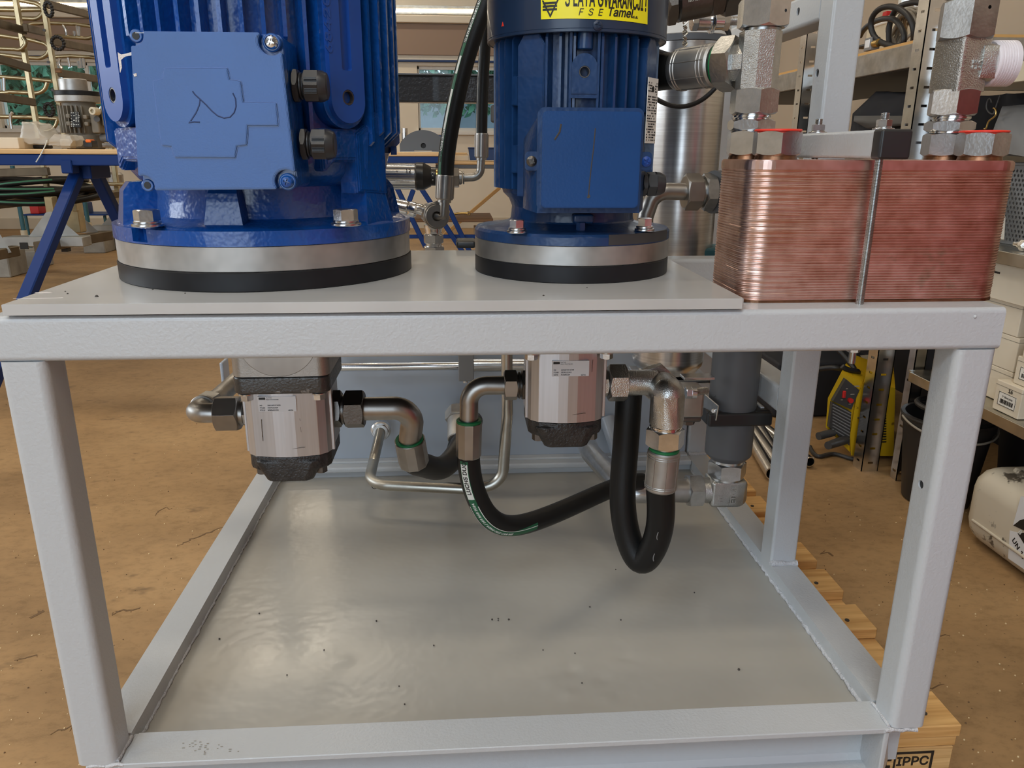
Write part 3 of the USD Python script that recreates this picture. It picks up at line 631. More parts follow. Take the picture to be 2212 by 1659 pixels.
pp = Polygon([(q[0], q[2]) for q in (A(px, py, by) for px, py in pan)]).buffer(-.0015).buffer(.0015)
part(ld, 'panel_edge', prism(pp.buffer(.0006).difference(pp.buffer(-.0003)), (0, by+.0002, 0), FRONT, .0008), 'blue')
sc = [(416, 197), (422, 205), (432, 214), (445, 226), (458, 240), (470, 250), (484, 255), (497, 253), (506, 243), (510, 230), (509, 214), (503, 201)]
sc2 = [(432, 214), (431, 226), (424, 243), (413, 260), (408, 265), (420, 263), (432, 264)]
part(ld, 'pencil_mark', [tube([A(px, py, by-.0020) for px, py in s], .0008, 6) for s in (sc, sc2)], 'scribble')
ch = [(255, 113), (262, 118), (272, 116), (284, 113), (290, 108), (291, 114), (284, 120), (272, 122), (266, 126), (262, 130), (264, 146), (260, 158), (258, 140), (256, 126)]
part(tb, 'paint_chip', [prism(Polygon([(q[0], q[2]) for q in (A(px, py, .026) for px, py in ch)]), (0, .026, 0), FRONT, .0008), prism(Polygon([(q[0], q[2]) for q in (A(px, py, by) for px, py in [(288, 160), (295, 158), (296, 164), (291, 166)])]), (0, by, 0), FRONT, .0006)], 'chip_white')
part(tb, 'edge_scratch', [box(A(292, 71.5, by+.001), A(545, 73.5, by+.001)+V(0, .001, 0))], 'paper')
for (px, py) in ((618, 186), (634, 312)):
    y = .066; q = AX(px, py, .3265); y = .060; z = A(px+20, py, y)[2]; x0 = .325 if py < 250 else .329
    g = part(t, 'cable_gland', [hexn((x0, y, z), (1, 0, 0), .032, .0065, 0, (1, 1)), ring((x0+.0065, y, z), (1, 0, 0), .0140, .006, .003, 32, .001), ring((x0+.0095, y, z), (1, 0, 0), .0132, .006, .002, 32, .0008), hexn((x0+.0115, y, z), (1, 0, 0), .031, .0155, 0, (1, 0)), lathe([(.0165, 0), (.0158, .004), (.0135, .0085), (.011, .0095), (.0075, .0095)], (x0+.027, y, z), (1, 0, 0), 32)], 'gland_black')
    part(g, 'grip_rib', [box((x0+.0135, y-.0159-.0003, z+d), (x0+.0265, y-.0152, z+d+.0006)) for d in np.arange(-.0082, .0083, .0014)], 'gland_black')

# ---- small motor
C2 = V(.6535, .235, 0); R2 = .1328
t = thing('small_motor', 'smaller dark blue electric motor with a yellow warranty sticker on its fan cover', 'motor', (*C2[:2], ZP))
part(t, 'rubber_ring', ring(V(*C2[:2], ZP), (0, 0, 1), R2, .08, .0215, 96, .0012), 'rubber_ring')
part(t, 'adapter_ring', ring(V(*C2[:2], ZP+.0215), (0, 0, 1), R2, .08, .0245, 96, .001), 'bare_steel')
zf = ZP+.046
part(t, 'flange', [lathe([(R2, 0), (R2, .010), (R2-.003, .0135), (R2-.014, .0145), (.10, .0165), (.085, .022), (.080, .030)], V(*C2[:2], zf), (0, 0, 1), 96)], 'dark_blue')
part(t, 'flange_rim', [bevel_plate(Polygon([(R2*1.003*math.sin(a), -R2*1.003*math.cos(a)) for a in np.radians(np.arange(12, 64, 2))]+[((R2-.010)*math.sin(a), -(R2-.010)*math.cos(a)) for a in np.radians(np.arange(63, 11, -2))]), V(*C2[:2], zf+.001), np.eye(3), .0125, .001)], 'dark_grey')
for px, py in ((1117, 503), (1392, 499)): bolt(t, AZ(px, py, zf+.0145), .0165, .0095, .0125)
part(t, 'end_shield', lathe([(.084, 0), (.082, .018), (.086, .028), (.094, .036), (.097, .046)], V(*C2[:2], zf+.022), (0, 0, 1), 72), 'dark_blue')
part(t, 'drain_screw', hexn(polar(C2, -.02, .098, zf+.016), (0, 0, 1), .011, .010, .2, (0, 1)), 'dark_blue')
part(t, 'drain_lug', rbox(polar(C2, 0, .100, zf+.030)-V(.012, .0, .006), polar(C2, 0, .09, zf+.030)+V(.014, .01, .006), .003), 'dark_blue')
z0, z1 = zf+.060, .895
part(t, 'stator_housing', lathe([(.088, 0), (.092, .004), (.092, z1-z0)], V(*C2[:2], z0), (0, 0, 1), 72), 'dark_blue')
for k in range(40):
    a = k/40*360-180
    if -50 < a < -27 or 42 < a < 64: continue
    ar = math.radians(a)
    if -16 < a < 40: lo = .79
    elif -28 < a < 62: lo = .80
    else: lo = z0+.002
    if abs(a) < 4: continue
    part(t, 'cooling_fin', place(hull(*[(s*w, r, z) for s in (-1, 1) for (w, r, z) in ((.0030, .088, lo), (.0015, .1065, lo+.003), (.0030, .088, z1), (.0015, .1065, z1-.012), (.0018, .100, z1))]), V(C2[0], C2[1], 0), np.stack([V(math.cos(ar), math.sin(ar), 0), V(math.sin(ar), -math.cos(ar), 0), V(0, 0, 1)], 1)), 'dark_blue')
for a, w, zz in ((-38, .038, (z0-.004, z1-.008)), (52, .03, (.80, z1-.008))):      # flat cast panels
    ar = math.radians(a); B = np.stack([V(math.cos(ar), math.sin(ar), 0), V(0, 0, 1), V(math.sin(ar), -math.cos(ar), 0)], 1)
    part(t, 'flat_panel', bevel_plate(Polygon([(-w/2, zz[0]), (w/2, zz[0]), (w/2, zz[1]-.012), (w/2-.008, zz[1]), (-w/2+.008, zz[1]), (-w/2, zz[1]-.012)]), V(C2[0], C2[1], 0)+B[:, 2]*.085, B, .0225, .002), 'dark_blue')
for zz in (.825, .745):
    ar = math.radians(-51); B = np.stack([V(math.cos(ar), math.sin(ar), 0), V(0, 0, 1), V(math.sin(ar), -math.cos(ar), 0)], 1)
    part(t, 'side_lug', bevel_plate(rrect(.012, .034, .001, 2, (0, zz)), V(C2[0], C2[1], 0)+B[:, 2]*.09, B, .0185, .002), 'dark_blue')
hb = A(1263, 157, C2[1]-.108)
bz = part(t, 'lifting_boss', diff(bevel_plate(sbox(hb[0]-.0155, hb[2]-.024, hb[0]+.0155, hb[2]+.006).union(Point(hb[0], hb[2]+.006).buffer(.0155, 16)), (0, C2[1]-.085, 0), FRONT, .0225, .0015), cyl((hb[0], C2[1]-.12, hb[2]+.001), (hb[0], C2[1]-.09, hb[2]+.001), .0068, n=24)), 'dark_blue')
part(bz, 'threaded_hole', ring((hb[0], C2[1]-.1072, hb[2]+.001), (0, 1, 0), .0068, .0055, .012, 24, .0003), 'steel_dark')
part(t, 'cover_stud', cyl((hb[0]+.001, C2[1]-.099, z1-.026), (hb[0]+.001, C2[1]-.099, z1+.01), .0095, n=20, c=.001), 'dark_blue')
part(t, 'boss_rib', [box((hb[0]+s*.0165-.0015, C2[1]-.106, .80), (hb[0]+s*.0165+.0015, C2[1]-.085, z1)) for s in (-1, 1)]+[box((hb[0]-.0165, C2[1]-.1065, hb[2]-.028), (hb[0]+.0165, C2[1]-.085, hb[2]-.024))], 'dark_blue')
# fan cover (a sheet steel cap) with its screw and sticker
RC = .1145; zc = .8865
part(t, 'fan_cover', [ring(V(*C2[:2], zc), (0, 0, 1), RC, RC-.002, .004, 96, .0006), lathe([(RC-.0015, 0), (RC, .001), (RC, .21), (RC-.02, .235), (.03, .24)], V(*C2[:2], zc+.003), (0, 0, 1), 96), ring(V(*C2[:2], zc+.0005), (0, 0, 1), RC-.002, .09, .003, 96, .0003)], 'fan_cover')
def wrap(mesh, c, R):
    """bend a flat thing drawn at (x, z) about the upright cylinder of radius R; local y is height above the skin"""
    v, f = _arr2(mesh); v = np.array(v); a = v[:, 0]/R; r = R+v[:, 2]
    return trimesh.Trimesh(np.stack([c[0]+r*np.sin(a), c[1]-r*np.cos(a), v[:, 1]], 1), f, process=False)
def onto(px, py): 
    """(arc, z) of the fan cover's skin at a pixel"""
    d = A(px, py, 1)-CAM; d /= np.linalg.norm(d); o = CAM-C2; a = d[0]**2+d[1]**2; b = o[0]*d[0]+o[1]*d[1]; cc = o[0]**2+o[1]**2-RC**2
    s = (-b-math.sqrt(b*b-a*cc))/a; q = o+s*d; return math.atan2(q[0], -q[1])*RC, q[2]
def skin(poly, h0, h1, step=.004):
    t_ = trimesh.creation.extrude_polygon(poly, h1-h0, engine='earcut'); t_ = t_.subdivide_to_size(step, 12) if hasattr(t_, 'subdivide_to_size') else t_
    v = np.array(t_.vertices); v[:, 2] += h0; return trimesh.Trimesh(v, t_.faces, process=False)
lb = [onto(1169, 42), onto(1398, 53), onto(1399, -25), onto(1168, -40)]
st = part(t, 'warranty_sticker', wrap(skin(Polygon(lb), 0, .0005), C2, RC), 'label_yellow', smooth=True)
(xa, za), (xb, zb_) = onto(1169, 42), onto(1398, 53); sl = (zb_-za)/(xb-xa); wd = xb-xa
def st_text(s, px, py, h, wpx, bold=True, shear=0):
    (x, z), (x2, _) = onto(px, py), onto(px+wpx, py)
    m = meshkit.text_mesh(s, h, .0004, bold); v = np.array(m.vertices); v[:, 0] = v[:, 0]-v[:, 0].min(); v[:, 0] = v[:, 0]*(x2-x)/v[:, 0].max()+shear*v[:, 1]
    v[:, 1] += z+sl*v[:, 0]*.6; v[:, 0] += x; v[:, 2] += .0005
    return wrap(trimesh.Trimesh(v, m.faces, process=False), C2, RC)
part(st, 'sticker_print', [st_text('3 LATA GWARANCJI !', 1221, 13, .0165, 174), st_text('F  S  E', 1250, 33, .0072, 50, False, .22), st_text('Tamel', 1311, 34, .0088, 55, True, .2), st_text('s.a.', 1366, 39, .003, 11, True, .2)], 'black_print', smooth=False)
lg = [skin(Polygon(p).buffer(.0004, 2), .0005, .0009) for p in ([onto(1172, 2), onto(1189, 37), onto(1208, -4), onto(1206.5, -4), onto(1189, 33), onto(1174, 2)],)]
cx_, cz_ = onto(1188, 13)
lg += [skin(sbox(cx_-.0085, cz_-.0048+k*.0034, cx_+.0085, cz_-.0048+k*.0034+.0022), .0005, .0009) for k in range(3)]
part(st, 'sticker_logo', [wrap(x, C2, RC) for x in lg], 'black_print', smooth=False)
sx_, sz_ = onto(1291, 55); a = sx_/RC
part(t, 'cover_screw', diff(lathe([(.0058, 0), (.0055, .0018), (.003, .0034)], polar(C2, a, RC-.0005, sz_), (math.sin(a), -math.cos(a), 0), 24), m3.Manifold.cube([.007, .003, .0012], True).rotate([0, 15, 0]).translate(list(polar(C2, a, RC+.003, sz_))), m3.Manifold.cube([.0012, .003, .007], True).rotate([0, 15, 0]).translate(list(polar(C2, a, RC+.003, sz_)))), 'fan_cover')
tx, tz = onto(1086, 53)
part(t, 'arrow_mark', wrap(skin(Polygon([(tx-.0025, tz-.002), (tx+.0025, tz-.002), (tx, tz+.003)]), 0, .0003), C2, RC), 'red_cap')
# rating plate on the right panel
ar = math.radians(54); B = np.stack([V(math.cos(ar), math.sin(ar), 0), V(0, 0, 1), V(math.sin(ar), -math.cos(ar), 0)], 1)
o = V(C2[0], C2[1], 0)+B[:, 2]*.1085
rp = part(t, 'rating_plate', prism(sbox(-.016, .765, .016, .842), o, B, .0008), 'paper')
g = np.random.default_rng(3)
part(rp, 'rating_print', [prism(sbox(x, z, x+g.uniform(.001, .004), z+.0016), o+B[:, 2]*.0008, B, .0003) for z in np.arange(.768, .838, .0032) for x in np.arange(-.0145, .012, .0042) if g.random() < .72 and not (z > .82 and abs(x) < .006)]+[prism(Point(0, .829).buffer(.0035), o+B[:, 2]*.0008, B, .0003)], 'black_print')
# terminal box of the small motor
yb = .083
q = [A(1172, 240, yb), A(1394, 240, yb), A(1373, 453, yb), A(1170, 449, yb)]
fx0, fx1, fz0, fz1 = .5955, .7105, .6905, .7985
body = hull(*[(x, y, z) for (x, z) in ((fx0-.004, fz0-.006), (fx1+.004, fz0-.006), (fx0+.002, fz1+.004), (fx1-.002, fz1+.004)) for y in (.094,)], *[(x, .15, z) for x in (fx0-.016, fx1+.016) for z in (fz0-.004, fz1-.03)], *[(x, .12, z) for x in (fx0-.014, fx1+.014) for z in (fz0-.004, fz0+.06)])
tb = part(t, 'terminal_box', body, 'dark_blue')
pl = Polygon([(fx0, fz0), (fx1, fz0), (fx1, fz1), (fx0, fz1)])
ld = part(tb, 'lid', bevel_plate(pl.buffer(-.006).buffer(.006), (0, .0935, 0), FRONT, .0105, .0018), 'dark_blue_lid')
part(tb, 'lid_rim', bevel_plate(pl.buffer(-.004).buffer(.0085), (0, .100, 0), FRONT, .008, .003), 'dark_blue')
for s, x in ((-1, fx0-.0095), (1, fx1+.0095)):
    z = .7435
    ear = part(tb, 'lid_ear', bevel_plate(rrect(.017, .022, .005, 5, (x, z)), (0, .112, 0), FRONT, .013, .002), 'dark_blue')
    part(ear, 'ear_screw', diff(lathe([(.0062, 0), (.006, .002), (.003, .0042)], (x+s*.001, .0995, z), (0, -1, 0), 24), m3.Manifold.cube([.008, .003, .0014], True).rotate([0, 30, 0]).translate([x+s*.001, .0955, z]), m3.Manifold.cube([.0014, .003, .008], True).rotate([0, 30, 0]).translate([x+s*.001, .0955, z])), 'steel_dark' if s < 0 else 'blue_lug')
part(ld, 'dirt_streak', [tube([A(px, py, .0831) for px, py in s], .0007, 5) for s in ([(1286, 277), (1284, 300), (1281, 330), (1278, 352), (1274, 390), (1271, 425)],)]+[cyl(A(1271, 424, .0835), A(1271, 424, .0828), .0022, n=12), tube([A(px, py, .0831) for px, py in [(1212, 268), (1209, 285), (1198, 302)]], .0011, 5)], 'dirt')
g2 = part(t, 'cable_gland', [hexn((fx1+.013, .128, .717), (1, 0, 0), .026, .006, .3, (1, 1)), hexn((fx1+.019, .128, .717), (1, 0, 0), .026, .011, .2, (1, 0)), lathe([(.0145, 0), (.0135, .006), (.011, .011), (.008, .012)], (fx1+.030, .128, .717), (1, 0, 0), 28)], 'gland_black')
# ================================================================ under the plate: pumps, hoses, pipes
def pump(name, label, c, zt, w, d, zb, lab_px, with_bell):
    """gear pump hanging under the plate; c: axis, zt..zb: top and bottom of the aluminium body"""
    t = thing(name, label, 'pump', (c[0], c[1], zb-.04))
    x0, x1, y0, y1 = c[0]-w/2, c[0]+w/2, c[1]-d/2, c[1]+d/2
    if with_bell:
        bw = w*.56
        q = [V(c[0]-.0645, c[1]-.064), V(c[0]+.0645, c[1]+.066)]
        bell = m3.CrossSection([list(rrect(.129, .13, .014, 6, (c[0], c[1]+.001)).exterior.coords)[:-1][::-1]]) 
        part(t, 'bell_housing', prism(rrect(.131, .13, .016, 6, (c[0], c[1])), (0, 0, .461), np.eye(3), .13), 'alu_cast')
        part(t, 'bell_recess', cyl((c[0], c[1]-.064, .515), (c[0], c[1]-.0656, .515), .054, n=48, c=.0008), 'steel_dull')
        part(t, 'pump_flange', m3.Manifold.batch_hull([m3.Manifold.sphere(.003, 8).translate([x, y, z]) for x, y in rrect(.124, .128, .012, 5, (c[0], c[1])).exterior.coords for z in (.4395, .458)]), 'cast_worn')
        for sx in (-1, 1):
            p = V(c[0]+sx*.049, c[1]-.056, .4365)
            part(t, 'flange_bolt', [ring(p, (0, 0, -1), .0105, .003, .0025, 28, .0006), hexn(p-V(0, 0, .0025), (0, 0, -1), .0155, .008, .2, (0, 1))], 'zinc')
    # extruded body: flat front, bulged middle, vertical lips at the corners
    def prof(k=1.0, e=0):
        a = w/2*k-.0; b = d/2
        pts = [(-a, -b+.022), (-a+.004, -b+.012), (-a+.014, -b+.003), (-a*.25, -b-.0035-e), (0, -b-.0045-e), (a*.25, -b-.0035-e), (a-.014, -b+.003), (a-.004, -b+.012), (a, -b+.022), (a, b-.018), (a-.01, b-.004), (0, b+.003), (-a+.01, b-.004), (-a, b-.018)]
        return Polygon(pts).buffer(-.003).buffer(.006).buffer(-.003)
    part(t, 'body', prism(affinity.translate(prof(), c[0], c[1]), (0, 0, zb), np.eye(3), zt-zb), 'alu')
    each(t, 'body_lip', [prism(affinity.translate(sbox(s*w/2-.002, -d/2+.024, s*w/2+.003, -d/2+.029).buffer(.001), c[0], c[1]), (0, 0, zb), np.eye(3), zt-zb) for s in (-1, 1)], 'alu')
    hole = prof(.98)
    cov = affinity.translate(hole, c[0], c[1])
    lo = zb-.022
    cv = [m3.Manifold.batch_hull([m3.Manifold.sphere(.0025, 6).translate([x, y, z]) for x, y in list(cov.buffer(-.0025).exterior.coords)[::2] for z in (zb-.0025, lo+.0025)])]
    nub = affinity.translate(sbox(-w*.17, -d/2+.009, w*.17, d*.2).buffer(.009), c[0], c[1])
    cv.append(m3.Manifold.batch_hull([m3.Manifold.sphere(.004, 6).translate([c[0]+(x-c[0])*k, y, z]) for x, y in list(nub.exterior.coords) for k, z in ((1.5, lo+.012), (1.3, lo+.004), (1.12, lo-.004), (1.04, lo-.012))]))
    part(t, 'end_cover', m3.Manifold.batch_boolean(cv, m3.OpType.Add), 'cast_iron')
    for sx in (-1, 1):
        for sy in (-1, 1):
            p = V(c[0]+sx*w*.355, c[1]+sy*d*.33, lo)
            part(t, 'cover_bolt', hexn(p, (0, 0, -1), .0155, .0105, .15, (0, 1)), 'steel_dark')
    # rating label with print
    yl = c[1]-d/2-.0046
    a, b = A(*lab_px[0], yl), A(*lab_px[1], yl); lw, lh = b[0]-a[0], a[2]-b[2]; o = V(a[0], yl-.0004, b[2])
    lb = part(t, 'rating_label', box((a[0], yl-.0004, b[2]), (b[0], yl+.006, a[2])), 'label_white')
    F = lambda s, u, v, h, bold=False: text(s, h*lh, o+V(u*lw, 0, v*lh), FRONT, .0003, bold)
    pr = [prism(sbox(.03*lw, .80*lh, .20*lw, .95*lh), o, FRONT, .0003)]
    for v, s in ((.90, 'Gear Pump'), (.78, 'Made in Czech Republic')): pr.append(F(s, .22, v, .05))
    rows = (('NO', '20018015 1005'), ('PT.NO', '3339111320'), ('PTO.D', 'WWSL0121N')) if with_bell else (('NO', '20018402 1003'), ('PT.NO', '3339111949'), ('DATE', 'F12WG109'))
    for k, (u, v) in enumerate(rows): pr += [F(u, .04, .38-.16*k, .075, True), F(v, .24, .38-.16*k, .075, True)]
    pr.append(F('40/24', .78, .04, .075, True))
    part(lb, 'label_print', pr, 'black_print', smooth=False)
    g = np.random.default_rng(5 if with_bell else 6)
    part(t, 'scratch', [tube([V(c[0]+x, yl+.0005+.9*abs(x)*.12, z), V(c[0]+x+g.uniform(-.001, .001), yl+.0005+.9*abs(x)*.12, z-g.uniform(.003, .02))], .00035, 5) for x, z in zip(g.uniform(-.035, .035, 9), g.uniform(zb+.02, zt-.04, 9))]+[tube([V(c[0]+.004, yl+.0008, zb+.012), V(c[0]+.026, yl+.0018, zb+.014)], .0004, 5)], 'steel_dark')
    return t
P1 = V(.2535, .249); P2 = V(.6475, .243)
pump('gear_pump', 'aluminium gear pump under the square bell housing, below the large motor', P1, .4395, .117, .118, .343, [(556, 857), (641, 888)], True)
pump('gear_pump', 'aluminium gear pump hanging directly below the small motor, label against the beam', P2, .52, .109, .112, .387, [(1193, 780), (1272, 812)], False)
t = thing('pump_adapter', 'dark pump adapter between the small motor and its gear pump', 'adapter', (P2[0], P2[1], .50))
part(t, 'adapter_block', rbox((P2[0]-.062, P2[1]-.062, .4925), (P2[0]+.062, P2[1]+.062, .585), .008), 'cast_iron')
for sx in (-1, 1):
    p = V(P2[0]+sx*.052, P2[1]-.060, .492); part(t, 'flange_bolt', [ring(p, (0, 0, -1), .0105, .003, .003, 28, .0006), hexn(p-V(0, 0, .003), (0, 0, -1), .0155, .008, .2, (0, 1))], 'zinc')

def ferrule(t, p, d, R, L, m='zinc', green=True, ribs=True, ins='steel_dull'):
    """crimped hose sleeve from p along d"""
    d = V(*d)/np.linalg.norm(d); pr = [(R*.93, 0), (R, .002)]
    if ribs:
        for h in (.10, .15, .86, .9): pr += [(R, h*L-.0009), (R*1.025, h*L), (R, h*L+.0009)]
        pr.sort(key=lambda q: q[1])
    pr += [(R, L-.002), (R*.95, L)]
    f = part(t, 'crimp_sleeve', [lathe(pr, p, d, 40)]+[tube([V(*p)+basis(d)@V(R*1.0*math.cos(a), R*1.0*math.sin(a), L*.08), V(*p)+basis(d)@V(R*1.0*math.cos(a), R*1.0*math.sin(a), L*.93)], .0007, 5) for a in np.arange(8)/8*2*PI], m)
    if green: part(t, 'green_band', ring(V(*p)-d*.0045, d, R*.93, R*.55, .005, 40, .0012), 'green')
    return f

# hose from the large pump: nut, bent steel pipe, sleeve, black hose back to the tank
cz = A(760, 888, .249)[2]; y1 = .249; xw = P1[0]+.0585
t = thing('suction_hose', 'short black hose with bent steel pipe running from the left pump to the tank', 'hose', (.42, .3, .3))
part(t, 'union_hex', [hexn((xw, y1, cz+.004), (1, 0, 0), .048, .012, .35, (0, 1)), cyl((xw+.011, y1, cz+.003), (xw+.02, y1, cz+.003), .0215, c=.001)], 'steel_dark')
part(t, 'union_nut', hexn((xw+.016, y1, cz+.003), (1, 0, 0), .050, .0285, .52, (1, 1)), 'steel_dark')
a0 = V(xw+.043, y1, cz+.003); dn = V(-.10, .10, -1); dn /= np.linalg.norm(dn)
b0 = A(892, 905, .262); bend = V(.436, .255, cz+.003)
fe = A(885, 950, .268); fe2 = fe+V(.004, .012, -.040)
pipe = fillet([a0, V(.4285, .252, cz+.003), fe+V(.0, .0, -.003)], .042, 12)
part(t, 'bent_pipe', tube(pipe, .0172, 28), 'steel_dull')
part(t, 'crimp_sleeve', [lathe([(.0235, 0), (.0235, .044), (.0225, .046)], fe, fe2-fe, 10), ring(fe-.001*(fe2-fe)/.04, fe2-fe, .0232, .016, .003, 40, .001)], 'steel_dull')
part(t, 'green_band', ring(fe-V(.0003, .001, -.003), fe2-fe, .0215, .0172, .004, 40, .001), 'green')
tk = A(990, 905, .90)
hp = spline([fe2-(fe2-fe)*.3, fe2, fe2+V(.014, .035, -.022), V(.475, .42, .232), V(.52, .60, .245), tk-V(.012, .10, .07), tk-V(0, .045, .03)], 60)
part(t, 'hose', tube(hp, .0195, 24), 'hose_black')
part(t, 'far_sleeve', cyl(tk-V(0, .05, .034), tk, .026, c=.002), 'bare_steel')
part(t, 'far_nut', hexn(tk-V(0, .004, .002), (0, 1, .6), .055, .03), 'bare_steel')

# left side of the large pump: hex, nut, elbow pipe turning back
t = thing('elbow_pipe', 'bent steel pipe with union nut on the left side of the left pump', 'pipe', (.13, .25, .37))
zl = A(475, 893, .249)[2]; xl = P1[0]-.0585
part(t, 'union_hex', hexn((xl, y1, zl), (-1, 0, 0), .030, .017, .15, (0, 1)), 'zinc')
part(t, 'union_nut', [hexn((xl-.018, y1, zl), (-1, 0, 0), .047, .034, .2, (1, 1)), cyl((xl-.012, y1, zl), (xl-.020, y1, zl), .018)], 'steel_dull')
pe = fillet([V(xl-.05, y1, zl+.001), V(xl-.086, y1, zl+.001), V(xl-.078, y1+.10, zl-.006)], .022, 10)
part(t, 'bent_pipe', tube(pe, .0145, 24), 'bare_steel')
e1 = pe[-1]
part(t, 'far_nut', [hexn(V(xl-.083, y1+.042, zl-.005), (.08, 1, -.06), .036, .03, .2), ring(V(xl-.083, y1+.036, zl-.005), (.08, 1, -.06), .021, .014, .007, 30)], 'bare_steel')
part(t, 'far_pipe', tube([e1, e1+V(.01, .3, -.0), e1+V(.06, .55, .06)], .0145, 20), 'bare_steel')

# thin steel return pipe from the tank
t = thing('return_pipe', 'thin galvanised steel pipe bending under the hoses from the tank up to the small pump', 'pipe', (.45, .7, .05))
fp = A(822, 932, .93)
path = fillet([fp, A(806, 1000, .845), A(795, 1046, .745), A(1010, 1056, .70), A(1085, 1046, .70), A(1096, 890, .70), A(1094, 700, .70)], [0, .03, .055, .05, .085, .1, 0], 12)
part(t, 'pipe', tube(path, .0121, 24), 'galv')
part(t, 'wall_nut', [ring(fp+V(0, .022, 0), (0, -1, 0), .024, .012, .022, 36, .003), hexn(fp+V(0, .012, 0), (0, -1, .0), .036, .016)], 'zinc')
k = len(path)//4
part(t, 'pen_mark', torus(A(811, 1044, .764), (.7, -.6, .1), .0124, .0007, 24, 6), 'black_print')

# hose from the small pump's left port
zc2 = A(1100, 832, .243)[2]; xa = P2[0]-.0545
t = thing('pressure_hose', 'black hose with green printed stripe sagging from the left side of the right pump', 'hose', (.6, .3, .3))
part(t, 'union_hex', [hexn((xa+.001, .243, zc2), (-1, 0, 0), .042, .0075, .3, (1, 1)), cyl((xa-.006, .243, zc2), (xa-.014, .243, zc2), .017), ring((xa-.008, .243, zc2), (-1, 0, 0), .020, .012, .003)], 'steel_dark')
part(t, 'union_nut', hexn((xa-.0125, .243, zc2), (-1, 0, 0), .040, .0195, .52, (1, 1)), 'steel_dull')
f1 = A(1013, 908, .243)
pipe = fillet([V(xa-.03, .243, zc2), V(f1[0]+.0005, .243, zc2), f1+V(0, 0, -.006)], .038, 12)
part(t, 'bent_pipe', tube(pipe, .0138, 28), 'steel_dull')
f2 = A(1012, 987, .243)
part(t, 'crimp_sleeve', lathe([(.0193, 0), (.0195, .002), (.0190, (f1-f2)[2]-.006), (.018, (f1-f2)[2]-.004)], f1-V(0, 0, .003), f2-f1, 10), 'steel_dull')
part(t, 'green_band', ring(f1+V(0, 0, .0015), (0, 0, -1), .0188, .0142, .005, 40, .001), 'green')
hp = spline([f2+V(0, 0, .012), f2, A(1018, 1035, .250), A(1047, 1105, .268), A(1095, 1135, .300), A(1170, 1120, .355), A(1260, 1082, .43), A(1330, 1052, .50), A(1385, 1040, .56)], 70)
part(t, 'hose', tube(hp, .0172, 26), 'hose_black')
def stripe(path, R, s0, s1, ang, w, lift=.0003):
    """a printed band lying on a hose: ang picks the side, w its width"""
    P = np.array(path); T_ = np.gradient(P, axis=0); T_ /= np.linalg.norm(T_, axis=1, keepdims=True); n = len(P)
    ks = range(int(s0*(n-1)), int(s1*(n-1))+1); v, f = [], []
    for k in ks:
        side = V(*ang); N_ = side-T_[k]*(side@T_[k]); N_ /= np.linalg.norm(N_); B_ = np.cross(T_[k], N_)
        for a in np.linspace(-w/R/2, w/R/2, 6): v.append(P[k]+(R+lift)*(math.cos(a)*N_+math.sin(a)*B_))
    for k in range(len(v)//6-1):
        for j in range(5): p = k*6+j; f += [[p, p+1, p+7], [p, p+7, p+6]]
    return trimesh.Trimesh(np.array(v), np.array(f), process=False)
hd = spline(hp, 400)
sd = (-.42, -.9, .1)
part(t, 'green_stripe', stripe(hd, .0172, .035, .46, sd, .0125, .0002), 'hose_green', smooth=True)
part(t, 'white_panel', stripe(hd, .0172, .045, .165, sd, .0105, .0004), 'white_print', smooth=True)
part(t, 'white_line', [stripe(hd, .0172, .19, .46, (-.75, -.65, .1), .0012, .0005), stripe(hd, .0172, .19, .46, (-.1, -.98, .1), .0012, .0005)], 'white_print', smooth=True)
def hose_text(s, h, path, R, s0, side, flip=False, sx=1.15):
    """letters running along a hose"""
    m = meshkit.text_mesh(s, h, .0003, True); v = np.array(m.vertices); v[:, 0] *= sx
    P = np.array(path); L = np.r_[0, np.cumsum(np.linalg.norm(np.diff(P, axis=0), axis=1))]; T_ = np.gradient(P, axis=0); T_ /= np.linalg.norm(T_, axis=1, keepdims=True)
    s_ = s0+(v[:, 0] if not flip else v[:, 0].max()-v[:, 0]); c = np.stack([np.interp(s_, L, P[:, k]) for k in range(3)], 1); tt = np.stack([np.interp(s_, L, T_[:, k]) for k in range(3)], 1)
    sd_ = V(*side); N_ = sd_-tt*(tt@sd_)[:, None]; N_ /= np.linalg.norm(N_, axis=1, keepdims=True); B_ = np.cross(N_, tt); a = (v[:, 1]-h/2)/R*(1 if not flip else -1); r = R+.0004+v[:, 2]
    return trimesh.Trimesh(c+r[:, None]*(np.cos(a)[:, None]*N_+np.sin(a)[:, None]*B_), m.faces, process=False)
part(t, 'hose_print', [hose_text('LUCHS DUO', .0062, hd, .0172, .012, sd, True)], 'black_print', smooth=False)
part(t, 'hose_print', [hose_text('EN 857 2SC DN25 / 165 BAR 2024', .004, hd, .0172, .085, sd, True)], 'white_print', smooth=False)

